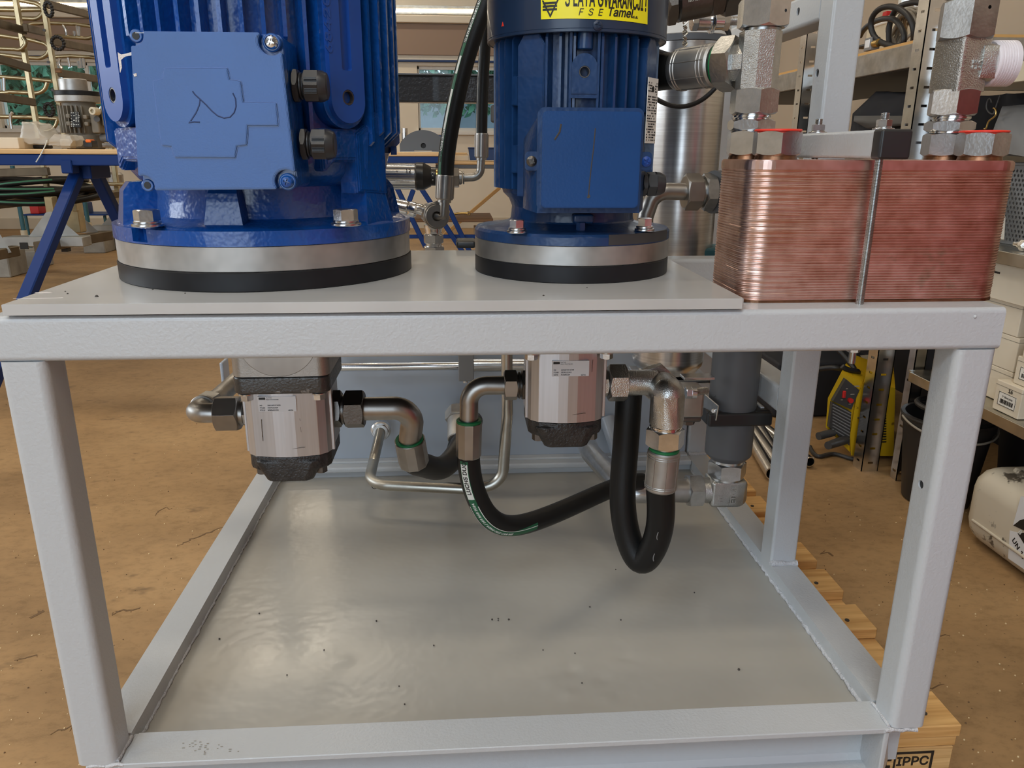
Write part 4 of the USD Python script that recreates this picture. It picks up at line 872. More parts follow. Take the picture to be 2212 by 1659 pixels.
# right port of the small pump: nuts, elbow and the U-shaped hose
t = thing('return_hose', 'thick black hose hanging in a long U below the right pump elbow', 'hose', (.75, .25, .1))
xr = P2[0]+.0545; yq = .238; zr2 = A(1350, 826, .24)[2]
part(t, 'union_hex', hexn((xr, yq, zr2), (1, 0, 0), .036, .0115, .5, (1, 1)), 'zinc_rough')
part(t, 'union_nut', hexn((xr+.012, yq, zr2), (1, 0, 0), .049, .0275, .5, (1, 1)), 'zinc_rough')
ec = A(1440, 850, .20)
part(t, 'elbow_body', [cyl((xr+.037, yq, zr2), (ec[0]-.006, yq, zr2), .019), hexn(V(ec[0]-.004, yq+.020, ec[2]+.002), (0.1, -1, -.03), .051, .014, .3, (1, 1))], 'zinc_rough')
eb = fillet([V(ec[0]-.001, yq+.01, ec[2]+.002), V(ec[0]+.002, .196, ec[2]+.002), V(ec[0]+.003, .194, ec[2]-.048)], .018, 10)
el = [m3.Manifold.sphere(.0235, 24).translate([ec[0]+.002, .200, ec[2]+.0])]
oct_ = affinity.rotate(Point(0, 0).buffer(.0245, 2), 22.5, origin=(0, 0))
el.append(m3.CrossSection([list(oct_.exterior.coords)[:-1][::-1]]).extrude(.047).translate([ec[0]+.002, .200, ec[2]-.047]))
el.append(m3.Manifold.cylinder(.03, .0235, .0235, 32).rotate([-90, 0, 0]).translate([ec[0]+.002, .200, ec[2]]))
part(t, 'elbow', m3.Manifold.batch_boolean(el, m3.OpType.Add), 'zinc_rough', 25)
zb = ec[2]-.047
en = V(ec[0]+.002, .2, zb)
part(t, 'elbow_collar', [cyl(en, en-V(0, 0, .004), .0235, c=.001), cyl(en-V(0, 0, .003), en-V(0, 0, .008), .0225)], 'chrome')
part(t, 'swivel_nut', hexn(en-V(0, 0, .0055), (0, .0, -1), .049, .0275, .05, (1, 1)), 'zinc')
f1 = en-V(0, 0, .0345)
part(t, 'hose_tail', cyl(en-V(0, 0, .03), f1-V(0, 0, .012), .019), 'zinc')
ferrule(t, f1-V(0, -.001, .006), (-.03, .015, -1), .0237, .062, 'bare_steel')
h0 = f1-V(.002, -.001, .066)
lt = A(1357, 860, .262); lt2 = A(1345, 1080, .250)
hp = spline([h0+V(0, 0, .015), h0, A(1427, 1120, .205), A(1410, 1185, .212), A(1384, 1210, .225), A(1360, 1170, .240), lt2, A(1350, 980, .258), A(1357, 880, .262), A(1362, 800, .27)], 90)
part(t, 'hose', tube(hp, np.interp(np.linspace(0, 1, 90), [0, 1], [.0213, .0198]), 28), 'hose_black')
g = np.random.default_rng(9)
part(t, 'scuff_mark', [tube(spline([A(px, py, .180), A(px-3, py+10, .180), A(px-2, py+16, .180)], 5), .0007, 5) for px, py in ((1422, 1150), (1414, 1196))], 'mid_grey')

# fittings behind it and threaded rod
t = thing('check_valve_fitting', 'dull steel fitting with nut and threaded rod behind the elbow', 'fitting', (.95, .5, .28))
q = A(1488, 848, .42)
part(t, 'nut', [hexn(q-V(.006, 0, 0), (1, 0, 0), .019, .018, .3), cyl(q+V(.004, 0, 0), q+V(.012, 0, 0), .0108)], 'zinc')
part(t, 'threaded_rod', [cyl(q, q+V(.036, .0097, 0), .0062)]+[ring(q+V(.016, .0043, 0)+V(.0022, .0006, 0)*k, (1, .27, 0), .0068, .005, .0012, 16, .0005) for k in range(9)], 'steel_dull')
q2 = A(1490, 890, .47)
part(t, 'valve_body', rbox(q2-V(.022, .02, .006), q2+V(.02, .03, .05), .006), 'bare_steel')
part(t, 'valve_foot', [rbox(q2-V(.018, .018, .014), q2+V(.017, .02, -.004), .003), hexn(q2-V(0.003, 0, .014), (0, 0, -1), .024, .008)], 'steel_dark')
part(t, 'strap', rbox(A(1478, 822, .5), A(1545, 812, .5)+V(0, .03, -.003), .001), 'zinc')
# grey vertical pipe in its black clamp
yp = .56; xc = A(1588, 820, yp)[0]
t = thing('standpipe', 'grey vertical plastic-coated pipe held by a black clamp, right of the pumps', 'pipe', (xc, yp, .05))
zk = A(1580, 890, yp)[2]; zb = A(1578, 1006, yp-.04)[2]
part(t, 'pipe', lathe([(.034, 0), (.044, .010), (.0455, .014), (.0455, .60-zb)], (xc-.001, yp, zb), (0, 0, 1), 48), 'pipe_grey')
en = V(xc, yp, zb)
part(t, 'pipe_nut', [cyl(en+V(0, 0, .004), en-V(0, 0, .010), .0315), hexn(en-V(0, 0, .006), (0, 0, -1), .066, .032, .1, (1, 1)), cyl(en-V(0, 0, .037), en-V(0, 0, .043), .030)], 'zinc')
ez = zb-.043
ebox = m3.Manifold.batch_hull([m3.Manifold.sphere(.006, 10).translate([xc+x, yp+y, ez+z]) for x in (-.030, .030) for y in (-.022, .022) for z in (-.047, -.004) if not (x > 0 and z < -.04)]+[m3.Manifold.cylinder(.05, .018, .018, 20).rotate([90, 0, 0]).translate([xc+.018, yp+.025, ez-.035])])
part(t, 'elbow_fitting', [ebox]+[cyl((xc-.03, yp, ez-.026), (xc-.052, yp, ez-.026), .027, .025)], 'zinc_rough')
part(t, 'embossed_letters', [text('ETON', .0105, V(xc+.012, yp-.028, ez-.045), np.stack([V(0, 0, 1), V(-1, 0, 0), V(0, -1, 0)], 1), .0014, True), text('E', .013, V(xc-.024, yp-.028, ez-.040), FRONT, .0012, True)], 'zinc_rough', smooth=False)
xh = xc-.052
part(t, 'side_nut', hexn((xh+.003, yp, ez-.026), (-1, 0, 0), .060, .030, .35, (1, 1)), 'zinc')
part(t, 'side_tube', cyl((xh-.024, yp, ez-.026), (xh-.085, yp, ez-.026), .0245, .022), 'bare_steel')
part(t, 'side_nut', hexn((xh-.062, yp, ez-.028), (-1, 0, 0), .064, .034, .2, (1, 1)), 'zinc')
part(t, 'side_tube', tube(fillet([(xh-.09, yp, ez-.027), (xh-.15, yp, ez-.027), (xh-.19, yp+.2, ez-.02), (xh-.19, yp+.36, ez-.02)], .05), .0225), 'zinc')
t = thing('pipe_clamp', 'black plastic pipe clamp around the grey standpipe with a zinc cover strip', 'clamp', (xc, yp, zk))
part(t, 'clamp_body', diff(rbox((xc-.062, yp-.034, zk-.0135), (W-T+.012, yp+.045, zk+.0135), .003), m3.Manifold.cylinder(.1, .0456, .0456, 48).translate([xc-.001, yp, zk-.05])), 'plastic_black')
part(t, 'clamp_body', rbox((xc-.062, yp-.050, zk-.013), (xc+.062, yp-.034, zk+.013), .004), 'plastic_black')
s0, s1 = A(1507, 855, yp+.02), A(1550, 893, yp-.055)
sv = (s1-s0)/np.linalg.norm(s1-s0)
part(t, 'cover_strip', beam(s0+V(-.0, 0, .0), s1, .003, .032, .001), 'zinc')
for k in (.12, .85): part(t, 'strip_bolt', cyl(s0+(s1-s0)*k+V(-.001, -.001, .0), s0+(s1-s0)*k+V(-.004, -.003, 0), .0045, c=.001), 'zinc')
part(t, 'weld_tab', box((W-T-.003, yp-.02, zk-.012), (W-T+.004, yp+.02, zk+.016)), 'weld_paint')

# oil tank at the back with its bottom ledge; light bracket; polished rod
t = thing('oil_tank', 'blue-grey painted steel oil tank at the back of the drip tray', 'tank', (.6, 1.12, 0))
part(t, 'tank_body', rbox((.16, .985, .012), (W-T-.004, 1.40, .43), .004), 'tank_paint')
part(t, 'bottom_flange', rbox((.14, .965, .0075), (W-T-.004, 1.42, .014), .002), 'grey_paint')
part(t, 'level_pipe', cyl(A(1312, 905, .985), A(1345, 1000, .90), .02), 'tank_paint')
part(t, 'side_tab', rbox(A(473, 784, .96), A(485, 830, .96)+V(0, .05, 0), .003), 'tank_paint')
t = thing('polished_rod', 'polished horizontal cylinder rod under the plate behind the pumps', 'rod', (.5, .93, .4))
q = A(735, 793, .93); q2 = A(1130, 789, .93)
part(t, 'rod', cyl(q, q2+V(.2, 0, 0), .0105, c=.002, n=32), 'chrome')
part(t, 'rod_sleeve', cyl(A(1023, 789, .93), A(1130, 789, .93)+V(.04, 0, 0), .0165, n=32), 'galv_bright')
q = A(1007, 790, .90)
part(t, 'rod_bracket', rbox((q[0]-.018, .905, A(1007, 824, .905)[2]), (q[0]+.018, .955, .45), .002), 'mid_grey')
part(t, 'bracket_screw', cyl((q[0]-.002, .92, A(1007, 824, .905)[2]), (q[0]-.002, .92, A(1007, 830, .905)[2]), .006), 'zinc')
# ================================================================ heat exchanger, its fittings and clamp
hx0, hx1, hy0, hy1, hz0, hz1 = .829, 1.148, .041, .170, H, .7465
t = thing('heat_exchanger', 'copper coloured brazed plate heat exchanger standing on the right end of the frame', 'heat exchanger', ((hx0+hx1)/2, (hy0+hy1)/2, H))
g = np.random.default_rng(2)
N = 48; zs = np.linspace(hz0+.0025, hz1-.0095, N+1); R = .026
base = rrect(hx1-hx0, hy1-hy0, R, 9)
bc = np.array(base.exterior.coords)[:-1]
if not base.exterior.is_ccw: bc = bc[::-1]
ed = []                                                       # outline with extra points along the long sides
for k in range(len(bc)):
    a, b = bc[k], bc[(k+1) % len(bc)]; n = max(1, int(np.linalg.norm(b-a)/.006)); ed += [a+(b-a)*j/n for j in range(n)]
ed = np.array(ed); nm = np.roll(ed, -1, 0)-np.roll(ed, 1, 0); nm = np.stack([nm[:, 1], -nm[:, 0]], 1); nm /= np.linalg.norm(nm, axis=1, keepdims=True)
cx, cy = (hx0+hx1)/2, (hy0+hy1)/2
rows = []
def row(off, z): rows.append(np.hstack([ed+nm*np.broadcast_to(off, len(ed))[:, None]+V(cx, cy), np.broadcast_to(z, len(ed))[:, None]]))
pinch = np.clip(1-np.abs(ed[:, 0]+(hx1-hx0)/2-.030)/.05, 0, 1)*(ed[:, 1] < 0)
for k in range(N):
    za, zb_ = zs[k], zs[k+1]; dz = zb_-za; w = g.normal(0, .00022)+.0007*(meshkit.noise(np.stack([ed[:, 0]*60, np.full(len(ed), k*1.7), ed[:, 1]*60], 1), 1)-.5)
    sh = .35*dz*pinch*(1 if k % 2 else -1)
    w = w*.5; row(-.0011+w*.3, za+dz*.02+sh); row(-.0003+w, za+dz*.22+sh); row(.0+w, za+dz*.5+sh); row(-.0002+w, za+dz*.8+sh); row(-.0011+w*.3, za+dz*.97+sh)
m = len(ed); v = np.vstack(rows); i = np.arange(m); j = (i+1) % m; f = []
for k in range(len(rows)-1): p, q = k*m, (k+1)*m; f += [np.stack([p+i, p+j, q+j], 1), np.stack([p+i, q+j, q+i], 1)]
part(t, 'plate_stack', trimesh.Trimesh(v, np.vstack(f), process=False), 'copper', 28, kind='stuff')
part(t, 'bottom_plate', prism(affinity.translate(base.buffer(.0004), cx, cy), (0, 0, hz0), np.eye(3), .0028), 'copper_edge')
tp = affinity.translate(base.buffer(.0006), cx, cy)
part(t, 'cover_plate', bevel_plate(Polygon(tp.exterior.coords), (0, 0, hz1-.0105), np.eye(3), .0105, .003), 'copper')
def port(t, x, y, top, af, h, red):
    part(t, 'port_neck', cyl((x, y, hz1-.001), (x, y, hz1+.007), .0245, .0225), 'copper_edge')
    part(t, 'port_hex', hexn((x, y, hz1+.0045), (0, 0, 1), af, h, .33, (1, 1)), 'zinc')
    if red: part(t, 'red_plug', cyl((x, y, hz1+.004+h), (x, y, hz1+.0065+h), .0265, c=.0008), 'red_cap')
px = [(.8637, .072), (.8536, .135), (1.1135, .072), (1.087, .135)]
px = [(.8675, .075), (.8560, .132), (1.1150, .075), (1.1075, .132)]
port(t, *px[0], 0, .0495, .0270, True); port(t, *px[2], 0, .0495, .0270, True)
port(t, *px[1], 0, .0495, .0285, False); port(t, *px[3], 0, .0495, .0270, False)

def stack(t, x, y, rise, rot):
    """union, reducer and nut above a rear port; returns the height of the tee's base"""
    z = hz1+.0325
    part(t, 'union_ring', cyl((x, y, z-.004), (x, y, z+.004), .0215), 'chrome')
    part(t, 'union_hex', hexn((x, y, z+.001), (0, 0, 1), .050, .0125, rot, (1, 1)), 'zinc')
    part(t, 'thread_collar', [cyl((x, y, z+.013), (x, y, z+.022), .0205), ring((x, y, z+.015), (0, 0, 1), .0225, .015, .004)], 'chrome')
    return z+.0215
# left tee
xa, ya = px[1]
t = thing('tee_fitting', 'forged zinc tee with union nuts on the left rear port, feed hose joining it', 'fitting', (xa, ya, hz1))
z = stack(t, xa, ya, 0, .45)
part(t, 'lower_nut', hexn((xa+.001, ya, z-.002), (0, 0, 1), .0505, .029, .42, (1, 1)), 'zinc')
zt = z+.027; lean = V(.004, 0, 0)
oc = affinity.rotate(Point(0, 0).buffer(.0245, 2), 22.5, origin=(0, 0))
tee = [m3.CrossSection([list(oc.exterior.coords)[:-1][::-1]]).extrude(.066).translate([xa+.002, ya, zt-.003])]
side = m3.CrossSection([list(affinity.rotate(Point(0, 0).buffer(.022, 2), 22.5, origin=(0, 0)).exterior.coords)[:-1][::-1]]).extrude(.032).rotate([0, -90, 0])
sa = -45
tee.append(side.rotate([0, 0, sa]).translate([xa+.002, ya, zt+.030]))
part(t, 'tee_body', m3.Manifold.batch_boolean(tee, m3.OpType.Add), 'zinc_rough', 25)
part(t, 'collar', ring((xa+.003, ya, zt+.061), (0, 0, 1), .022, .012, .006, 40), 'zinc_dark')
part(t, 'top_nut', diff(hexn((xa+.003, ya, zt+.0665), (0, 0, 1), .053, .031, .40, (1, 1)), cyl((xa+.026, ya-.03, zt+.083), (xa+.018, ya-.016, zt+.083), .0018, n=14)), 'zinc')
part(t, 'top_union', [hexn((xa+.003, ya, zt+.100), (0, 0, 1), .050, .05, .40, (1, 1)), cyl((xa+.003, ya, zt+.096), (xa+.003, ya, zt+.102), .021)], 'zinc')
part(t, 'embossed_letters', [text(s_, .0068, V(xa+.002, ya, zt+.020)+V(-.707, -.707, 0)*.0222+V(.707, -.707, 0)*u_, np.stack([V(0, 0, 1), V(-.707, .707, 0), V(-.707, -.707, 0)], 1), .0016, True) for s_, u_ in (('28', -.0005), ('L', .0080))], 'zinc_rough', smooth=False)
# big hose from the left into this tee
dl = V(-math.cos(math.radians(sa)), -math.sin(math.radians(sa)), 0)
s0 = V(xa+.002, ya, zt+.030)+dl*.026
t = thing('feed_hose', 'thick black hose with crimped sleeve running from behind the small motor into the left tee', 'hose', (.76, .16, .83))
part(t, 'union_nut', [hexn(s0, dl, .056, .024, .3, (1, 1))], 'zinc_dark')
part(t, 'green_band', ring(s0+dl*.023, dl, .0245, .014, .005, 40), 'green')
dh = V(-.62, .785, -.03); dh /= np.linalg.norm(dh)
s1 = s0+dl*.028
pr = [(.0235, 0), (.0255, .003)]+[q for h in (.009, .014, .048, .052) for q in ((.0255, h-.001), (.0263, h), (.0255, h+.001))]+[(.0255, .056), (.0240, .060)]
part(t, 'crimp_sleeve', [lathe(pr, s1, dh, 44)]+[tube([s1+basis(dh)@V(.0256*math.cos(a), .0256*math.sin(a), .004), s1+basis(dh)@V(.0256*math.cos(a), .0256*math.sin(a), .055)], .0007, 5) for a in np.arange(8)/8*2*PI+.2], 'bare_steel')
part(t, 'hose', tube(spline([s1+dh*.05, s1+dh*.10, s1+dh*.2+V(.01, .0, 0), s1+dh*.3+V(.03, .02, -.01), s1+dh*.42+V(.07, .05, -.03)], 30), .0225, 28), 'hose_black')
# right tee with capped branch
xb, yb_ = px[3]
t = thing('tee_fitting', 'forged zinc tee with a white plastic protector on its right branch', 'fitting', (xb, yb_, hz1))
z = stack(t, xb, yb_, 0, .35)
part(t, 'lower_nut', hexn((xb, yb_, z-.002), (0, 0, 1), .0505, .030, .13, (1, 1)), 'zinc')
zt = z+.028
ss = affinity.rotate(rrect(.045, .045, .005, 2), 16, origin=(0, 0))
tee = [m3.CrossSection([list(ss.exterior.coords)[:-1][::-1]]).extrude(.060).translate([xb+.001, yb_, zt-.003])]
br = V(.93, -.10, 0); br /= np.linalg.norm(br); ang = math.degrees(math.atan2(br[1], br[0]))
tee.append(m3.CrossSection([list(rrect(.042, .042, .010, 2).exterior.coords)[:-1][::-1]]).extrude(.020).translate([0, 0, .017]).rotate([0, 90, 0]).rotate([0, 0, ang]).translate([xb, yb_, zt+.030]))
part(t, 'tee_body', m3.Manifold.batch_boolean(tee, m3.OpType.Add), 'zinc_rough', 25)
part(t, 'top_nut', diff(hexn((xb+.001, yb_, zt+.0555), (0, 0, 1), .057, .043, .10, (1, 1)), cyl((xb+.009, yb_-.035, zt+.088), (xb+.007, yb_-.018, zt+.088), .0021, n=14)), 'zinc_dark')
part(t, 'top_union', [hexn((xb+.002, yb_, zt+.1005), (0, 0, 1), .050, .05, .35, (1, 1)), cyl((xb+.002, yb_, zt+.096), (xb+.002, yb_, zt+.102), .022)], 'zinc')
b0 = V(xb, yb_, zt+.030)+br*.034
part(t, 'thread_protector', [lathe([(.0245, 0), (.0262, .002)]+[q for k in range(6) for q in ((.0262, .004+k*.003), (.0256, .0048+k*.003), (.0262, .0056+k*.003))]+[(.0262, .026), (.022, .027)], b0, br, 44)], 'ptfe')
part(t, 'embossed_letters', [text(s_, .0068, V(xb+.001, yb_, zt+.020)+V(.276, -.961, 0)*.0222+V(.961, .276, 0)*u_, np.stack([V(0, 0, 1), V(-.961, -.276, 0), V(.276, -.961, 0)], 1), .0018, True) for s_, u_ in (('CE', .0010), ('60', .0105))], 'zinc_rough', smooth=False)
# clamp bar over the exchanger
t = thing('clamp_bar', 'grey square tube clamp bar with black end cap and threaded rods over the heat exchanger', 'clamp', (.965, .09, H))
bx0, bx1, bz0, bz1 = .951, .985, hz1+.0015, .7785
part(t, 'bar', prism(rrect(.034, bz1-bz0, .004, 5, (.968, (bz0+bz1)/2)), (0, .222, 0), FRONT, .206), 'grey_paint')
part(t, 'end_cap', [rbox((bx0-.0005, -.001, bz0-.0005), (bx1+.0005, .019, bz1+.0005), .003)], 'plastic_black')
for y in (.030, .192):
    part(t, 'threaded_rod', [cyl((.968, y, H-T-.022), (.968, y, bz1+.018), .0042, n=20)]+[ring((.968, y, H+.001+k*.0016), (0, 0, 1), .0047, .0035, .0008, 18, .00035) for k in range(100)]+[ring((.968, y, bz1+.010+k*.0016), (0, 0, 1), .0047, .0035, .0008, 18, .00035) for k in range(5)], 'zinc_dark')
    part(t, 'nut', [ring((.968, y, bz1), (0, 0, 1), .0115, .004, .002, 28, .0005), ring((.968, y, bz1+.002), (0, 0, 1), .0085, .004, .0015, 24, .0004), hexn((.968, y, bz1+.0035), (0, 0, 1), .0145, .0075, .35, (1, 1))], 'zinc')
part(t, 'nut', hexn((.968, .030, H-T), (0, 0, -1), .014, .008, .3, (0, 1)), 'zinc')

# ================================================================ things behind the exchanger and the motors
yt = .72; xt = A(1478, 300, yt)[0]
t = thing('steel_cylinder', 'tall brushed stainless cylinder standing behind the small motor and the exchanger', 'cylinder', (xt, yt, .31))
part(t, 'shell', lathe([(.030, .0), (.060, .006), (.072, .022), (.0745, .035), (.0745, .70)], (xt-.005, yt, .305), (0, 0, 1), 72), 'stainless')
part(t, 'black_band', ring((xt-.005, yt, A(1460, 85, yt-.075)[2]), (0, 0, 1), .0765, .06, .020, 64), 'slate')
part(t, 'white_band', ring((xt-.005, yt, A(1460, 70, yt-.075)[2]), (0, 0, 1), .0775, .06, .024, 64), 'window_frame')
part(t, 'base_strap', rbox((xt-.075, yt-.06, .296), (xt+.075, yt+.06, .304), .002), 'zinc')
t = thing('suction_elbow', 'bent steel pipe with two union nuts between the small motor and the exchanger', 'pipe', (.95, .52, .6))
yy = .50
e = fillet([A(1392, 520, yy), A(1393, 470, yy), A(1412, 413, yy), A(1500, 414, yy)], [0, .03, .05, 0], 12)
part(t, 'bent_pipe', tube(e, .0145, 24), 'steel_dull')
q = A(1478, 415, yy)
part(t, 'union_nut', hexn(q, (1, .05, 0), .054, .028, .45, (1, 1)), 'steel_dull')
part(t, 'union_nut', [cyl(q+V(.026, 0, 0), q+V(.034, 0, 0), .022), hexn(q+V(.032, 0, 0), (1, .05, 0), .056, .020, .3, (1, 1))], 'zinc_dark')
part(t, 'grey_pipe', cyl(q+V(.05, 0, 0), q+V(.13, .03, 0), .036), 'pipe_grey')
t = thing('hydraulic_valve', 'large black steel valve body with hex ends at the top, right of the yellow sticker', 'valve', (.84, .40, .98))
yv = .40; a, b = A(1432, 6, yv), A(1600, -28, yv); d = (b-a)/np.linalg.norm(b-a); B = basis(d)
part(t, 'hex_end', hexn(a, d, .060, .016, .3, (1, 1)), 'steel_dark')
part(t, 'valve_body', lathe([(.026, 0), (.031, .006), (.031, .052), (.026, .058)], a+d*.014, d, 36), 'steel_dark')
part(t, 'hex_nut', hexn(a+d*.066, d, .062, .020, .1, (1, 1)), 'steel_dark')
part(t, 'hex_nut', hexn(a+d*.086, d, .064, .045, .4, (1, 1)), 'steel_dark')
part(t, 'body_print', [text(s, .0028, a+d*.030+V(0, -.0311, -.0005-.0048*k), np.stack([d, V(0, 0, 1), V(0, -1, 0)], 1), .0004) for k, s in enumerate(('JUST', 'SERIES 20', 'MAX 350'))], 'white_print', smooth=False)
t = thing('sensor_fitting', 'bright steel threaded sensor fitting below the black valve', 'fitting', (.9, .58, .95))
ys = .52; a = A(1493, 47, ys); b = A(1600, 45, ys); d = (b-a)/np.linalg.norm(b-a)
part(t, 'hex', hexn(a, d, .026, .010, .3, (1, 1)), 'chrome')
part(t, 'sleeve', cyl(a+d*.010, a+d*.032, .0135), 'zinc')
part(t, 'washer', [ring(a+d*.031, d, .019, .005, .002), ring(a+d*.035, d, .019, .005, .002)], 'chrome')
part(t, 'hex', [cyl(a+d*.037, a+d*.053, .0135), hexn(a+d*.052, d, .027, .010, .3, (1, 1))], 'chrome')
part(t, 'thread', [cyl(a+d*.06, a+d*.12, .0062)]+[ring(a+d*(.063+.0022*k), d, .0072, .005, .0012, 16, .0005) for k in range(22)], 'zinc')
t = thing('safety_chain', 'thin steel safety chain hanging in front of the stainless cylinder', 'chain', (.87, .5, .9))
p0, p1 = A(1480, 47, .5), A(1479, 118, .5)
for k in range(6):
    c = p0+(p1-p0)*(k+.5)/6; L = np.linalg.norm(p1-p0)/6
    s = 1 if k % 2 else -1; th = np.linspace(0, 2*PI, 25)
    part(t, 'link', tube([c+V(s*.0034*math.sin(2*a)*.9, .0022*math.sin(a), L*.62*math.cos(a)) for a in th], .0011, 6, cap=False), 'galv')
for k, (lab, P) in enumerate([('thin black cable crossing the steel cylinder above the feed hose', [(1400, 100), (1425, 112), (1470, 122), (1530, 112), (1572, 88), (1566, 60)]), ('thin black cable loop sagging below the feed hose', [(1398, 196), (1418, 214), (1462, 230), (1500, 224), (1530, 205), (1560, 170)])]):
    solo('cable', tube(spline([A(px, py, .60) for px, py in P], 40), .0042, 10), 'rubber', lab, 'cable')
q = A(1512, 543, .66); solo('green_box', rbox(q-V(0, 0, .05), q+V(.08, .08, .006), .006), 'teal', 'small dark green box edge behind the plate beside the exchanger', 'box')
# dark crossbeam behind the motors
t = thing('crossbeam', 'glossy anthracite steel beam crossing behind the motors and hoses', 'beam', (.5, 1.0, .88))
part(t, 'web', cbox((.05, .98, .859), (.80, 1.035, .915), .003), 'anthracite')
part(t, 'top_flange', cbox((.05, .975, .9135), (.80, 1.04, .9175), .001), 'slate')
# two upright hoses between the motors
def updown(name, label, P, R, y, f0, f1, Rf, stripe_side=None, s=(0, 1)):
    t = thing(name, label, 'hose', A(P[-1][0], P[-1][1], y))
    p = spline([A(a, b, y+dy) for a, b, dy in P], 60); part(t, 'hose', tube(p, R, 24), 'hose_black')
    a, b = A(*f0, y), A(*f1, y)
    part(t, 'crimp_sleeve', [lathe([(Rf*.95, 0), (Rf, .002), (Rf, np.linalg.norm(b-a)-.003), (Rf*.92, np.linalg.norm(b-a))], a, b-a, 36)]+[tube([a+basis(b-a)@V(Rf*math.cos(q), Rf*math.sin(q), .003), a+(b-a)*.95+basis(b-a)@V(Rf*math.cos(q), Rf*math.sin(q), 0)], .0007, 5) for q in np.arange(8)/8*2*PI], 'steel_dull')
    return t, p
yh = .62
t, hp = updown('rising_hose', 'black hose with green and white stripe curving up from a steel elbow between the motors', [(1070, -60, -.0), (1048, 10, 0), (1013, 110, 0), (985, 220, 0), (967, 320, 0), (963, 384, 0)], .0150, yh, (962.5, 378), (960, 431), .0165)
hd = spline(hp, 400)
sd = (-.72, -.7, 0)
part(t, 'green_stripe', stripe(hd, .0150, 0, .99, sd, .0065, .0003), 'hose_green', smooth=True)
part(t, 'white_panel', [stripe(hd, .0150, a, b, sd, .0046, .0006) for a, b in ((.0, .36), (.42, .50), (.57, .86))], 'white_print', smooth=True)
each(t, 'hose_print', [hose_text('LUCHS DURAFLOW', .0036, hd, .0152, .27, sd, False, 1.2), hose_text('EN 857 2SC DN16 275 BAR', .0034, hd, .0152, .05, sd, False, 1.2)], 'black_print', smooth=False)
e = A(959, 431, yh); ec = A(945, 470, yh-.03)
part(t, 'collar', cyl(A(960, 430, yh), A(959.5, 437, yh), .0125), 'steel_dull')
part(t, 'bent_pipe', tube(fillet([A(959.5, 435, yh), A(958, 472, yh), ec+V(-.004, .035, 0)], .018, 10), .0098, 20), 'steel_dull')
part(t, 'swivel', [ring(ec+V(-.003, .026, .0), (.25, -1, .1), .021, .009, .006, 36), ring(ec+V(-.004, .034, .0), (.25, -1, .1), .024, .009, .008, 36), hexn(ec+V(-.008, .058, .001), (.25, -1, .1), .046, .024, .2, (1, 1))], 'steel_dull')
q = A(936, 490, yh+.02)
t = thing('stud_fitting', 'bright zinc stud fitting with hex nut standing behind the plate edge between the motors', 'fitting', q-V(0, 0, .06))
part(t, 'stud_fitting_hex', [lathe([(.0175, 0), (.0175, -.006), (.016, -.010), (.0155, -.016), (.0185, -.019)], q+V(0, 0, .004), (0, 0, 1), 36)], 'chrome')
part(t, 'hex_nut', hexn(q-V(0, 0, .013), (0, 0, -1), .0345, .017, .35, (1, 1)), 'zinc')
part(t, 'base', [cyl(q-V(0, 0, .03), q-V(0, 0, .036), .015), hexn(q-V(0, 0, .036), (0, 0, -1), .036, .05, .35, (1, 1))], 'zinc')
q = A(868, 450, yh+.03); q2 = A(905, 457, yh+.03)
t = thing('side_hose_end', 'polished crimped hose end with bent tube coming from behind the large motor', 'hose', q)
part(t, 'crimp_sleeve', [lathe([(.0125, -.03), (.0145, -.028), (.0145, 0), (.013, .004), (.0145, .008), (.0145, .016), (.011, .020)], q+V(.008, 0, 0), q2-q, 30)], 'chrome')
part(t, 'bent_tube', tube(spline([q+V(.02, 0, -.001), A(903, 451, yh+.03), A(920, 457, yh+.03), A(934, 466, yh+.02)], 20), .0098, 18), 'chrome')
yb2 = .70
t, hp = updown('drain_hose', 'black hose hanging straight down into a steel sleeve and elbow beside the small motor', [(1058, -40, 0), (1050, 60, 0), (1044, 160, 0), (1041, 240, 0), (1040.5, 294, 0)], .0108, yb2, (1040.5, 288), (1040, 341), .0128)
part(t, 'white_line', stripe(spline(hp, 200), .0108, 0, .98, (-.85, -.5, 0), .0012, .0003), 'white_print', smooth=True)
part(t, 'collar', cyl(A(1040, 341, yb2), A(1040, 346, yb2), .0102), 'steel_dull')
part(t, 'bent_pipe', tube(fillet([A(1039, 345, yb2), A(1038, 382, yb2), A(1000, 384, yb2)], .028, 12), .0078, 20), 'steel_dull')
q = A(1003, 384, yb2)
part(t, 'swivel_nut', [ring(q, (-1, 0, 0), .0125, .007, .003), ring(q-V(.004, 0, 0), (-1, 0, 0), .0120, .007, .003), cyl(q-V(.006, 0, 0), q-V(.011, 0, 0), .013), hexn(q-V(.010, 0, -.0), (-1, 0, 0), .034, .013, .2, (1, 1)), cyl(q-V(.02, 0, 0), q-V(.04, 0, 0), .012)], 'steel_dull')
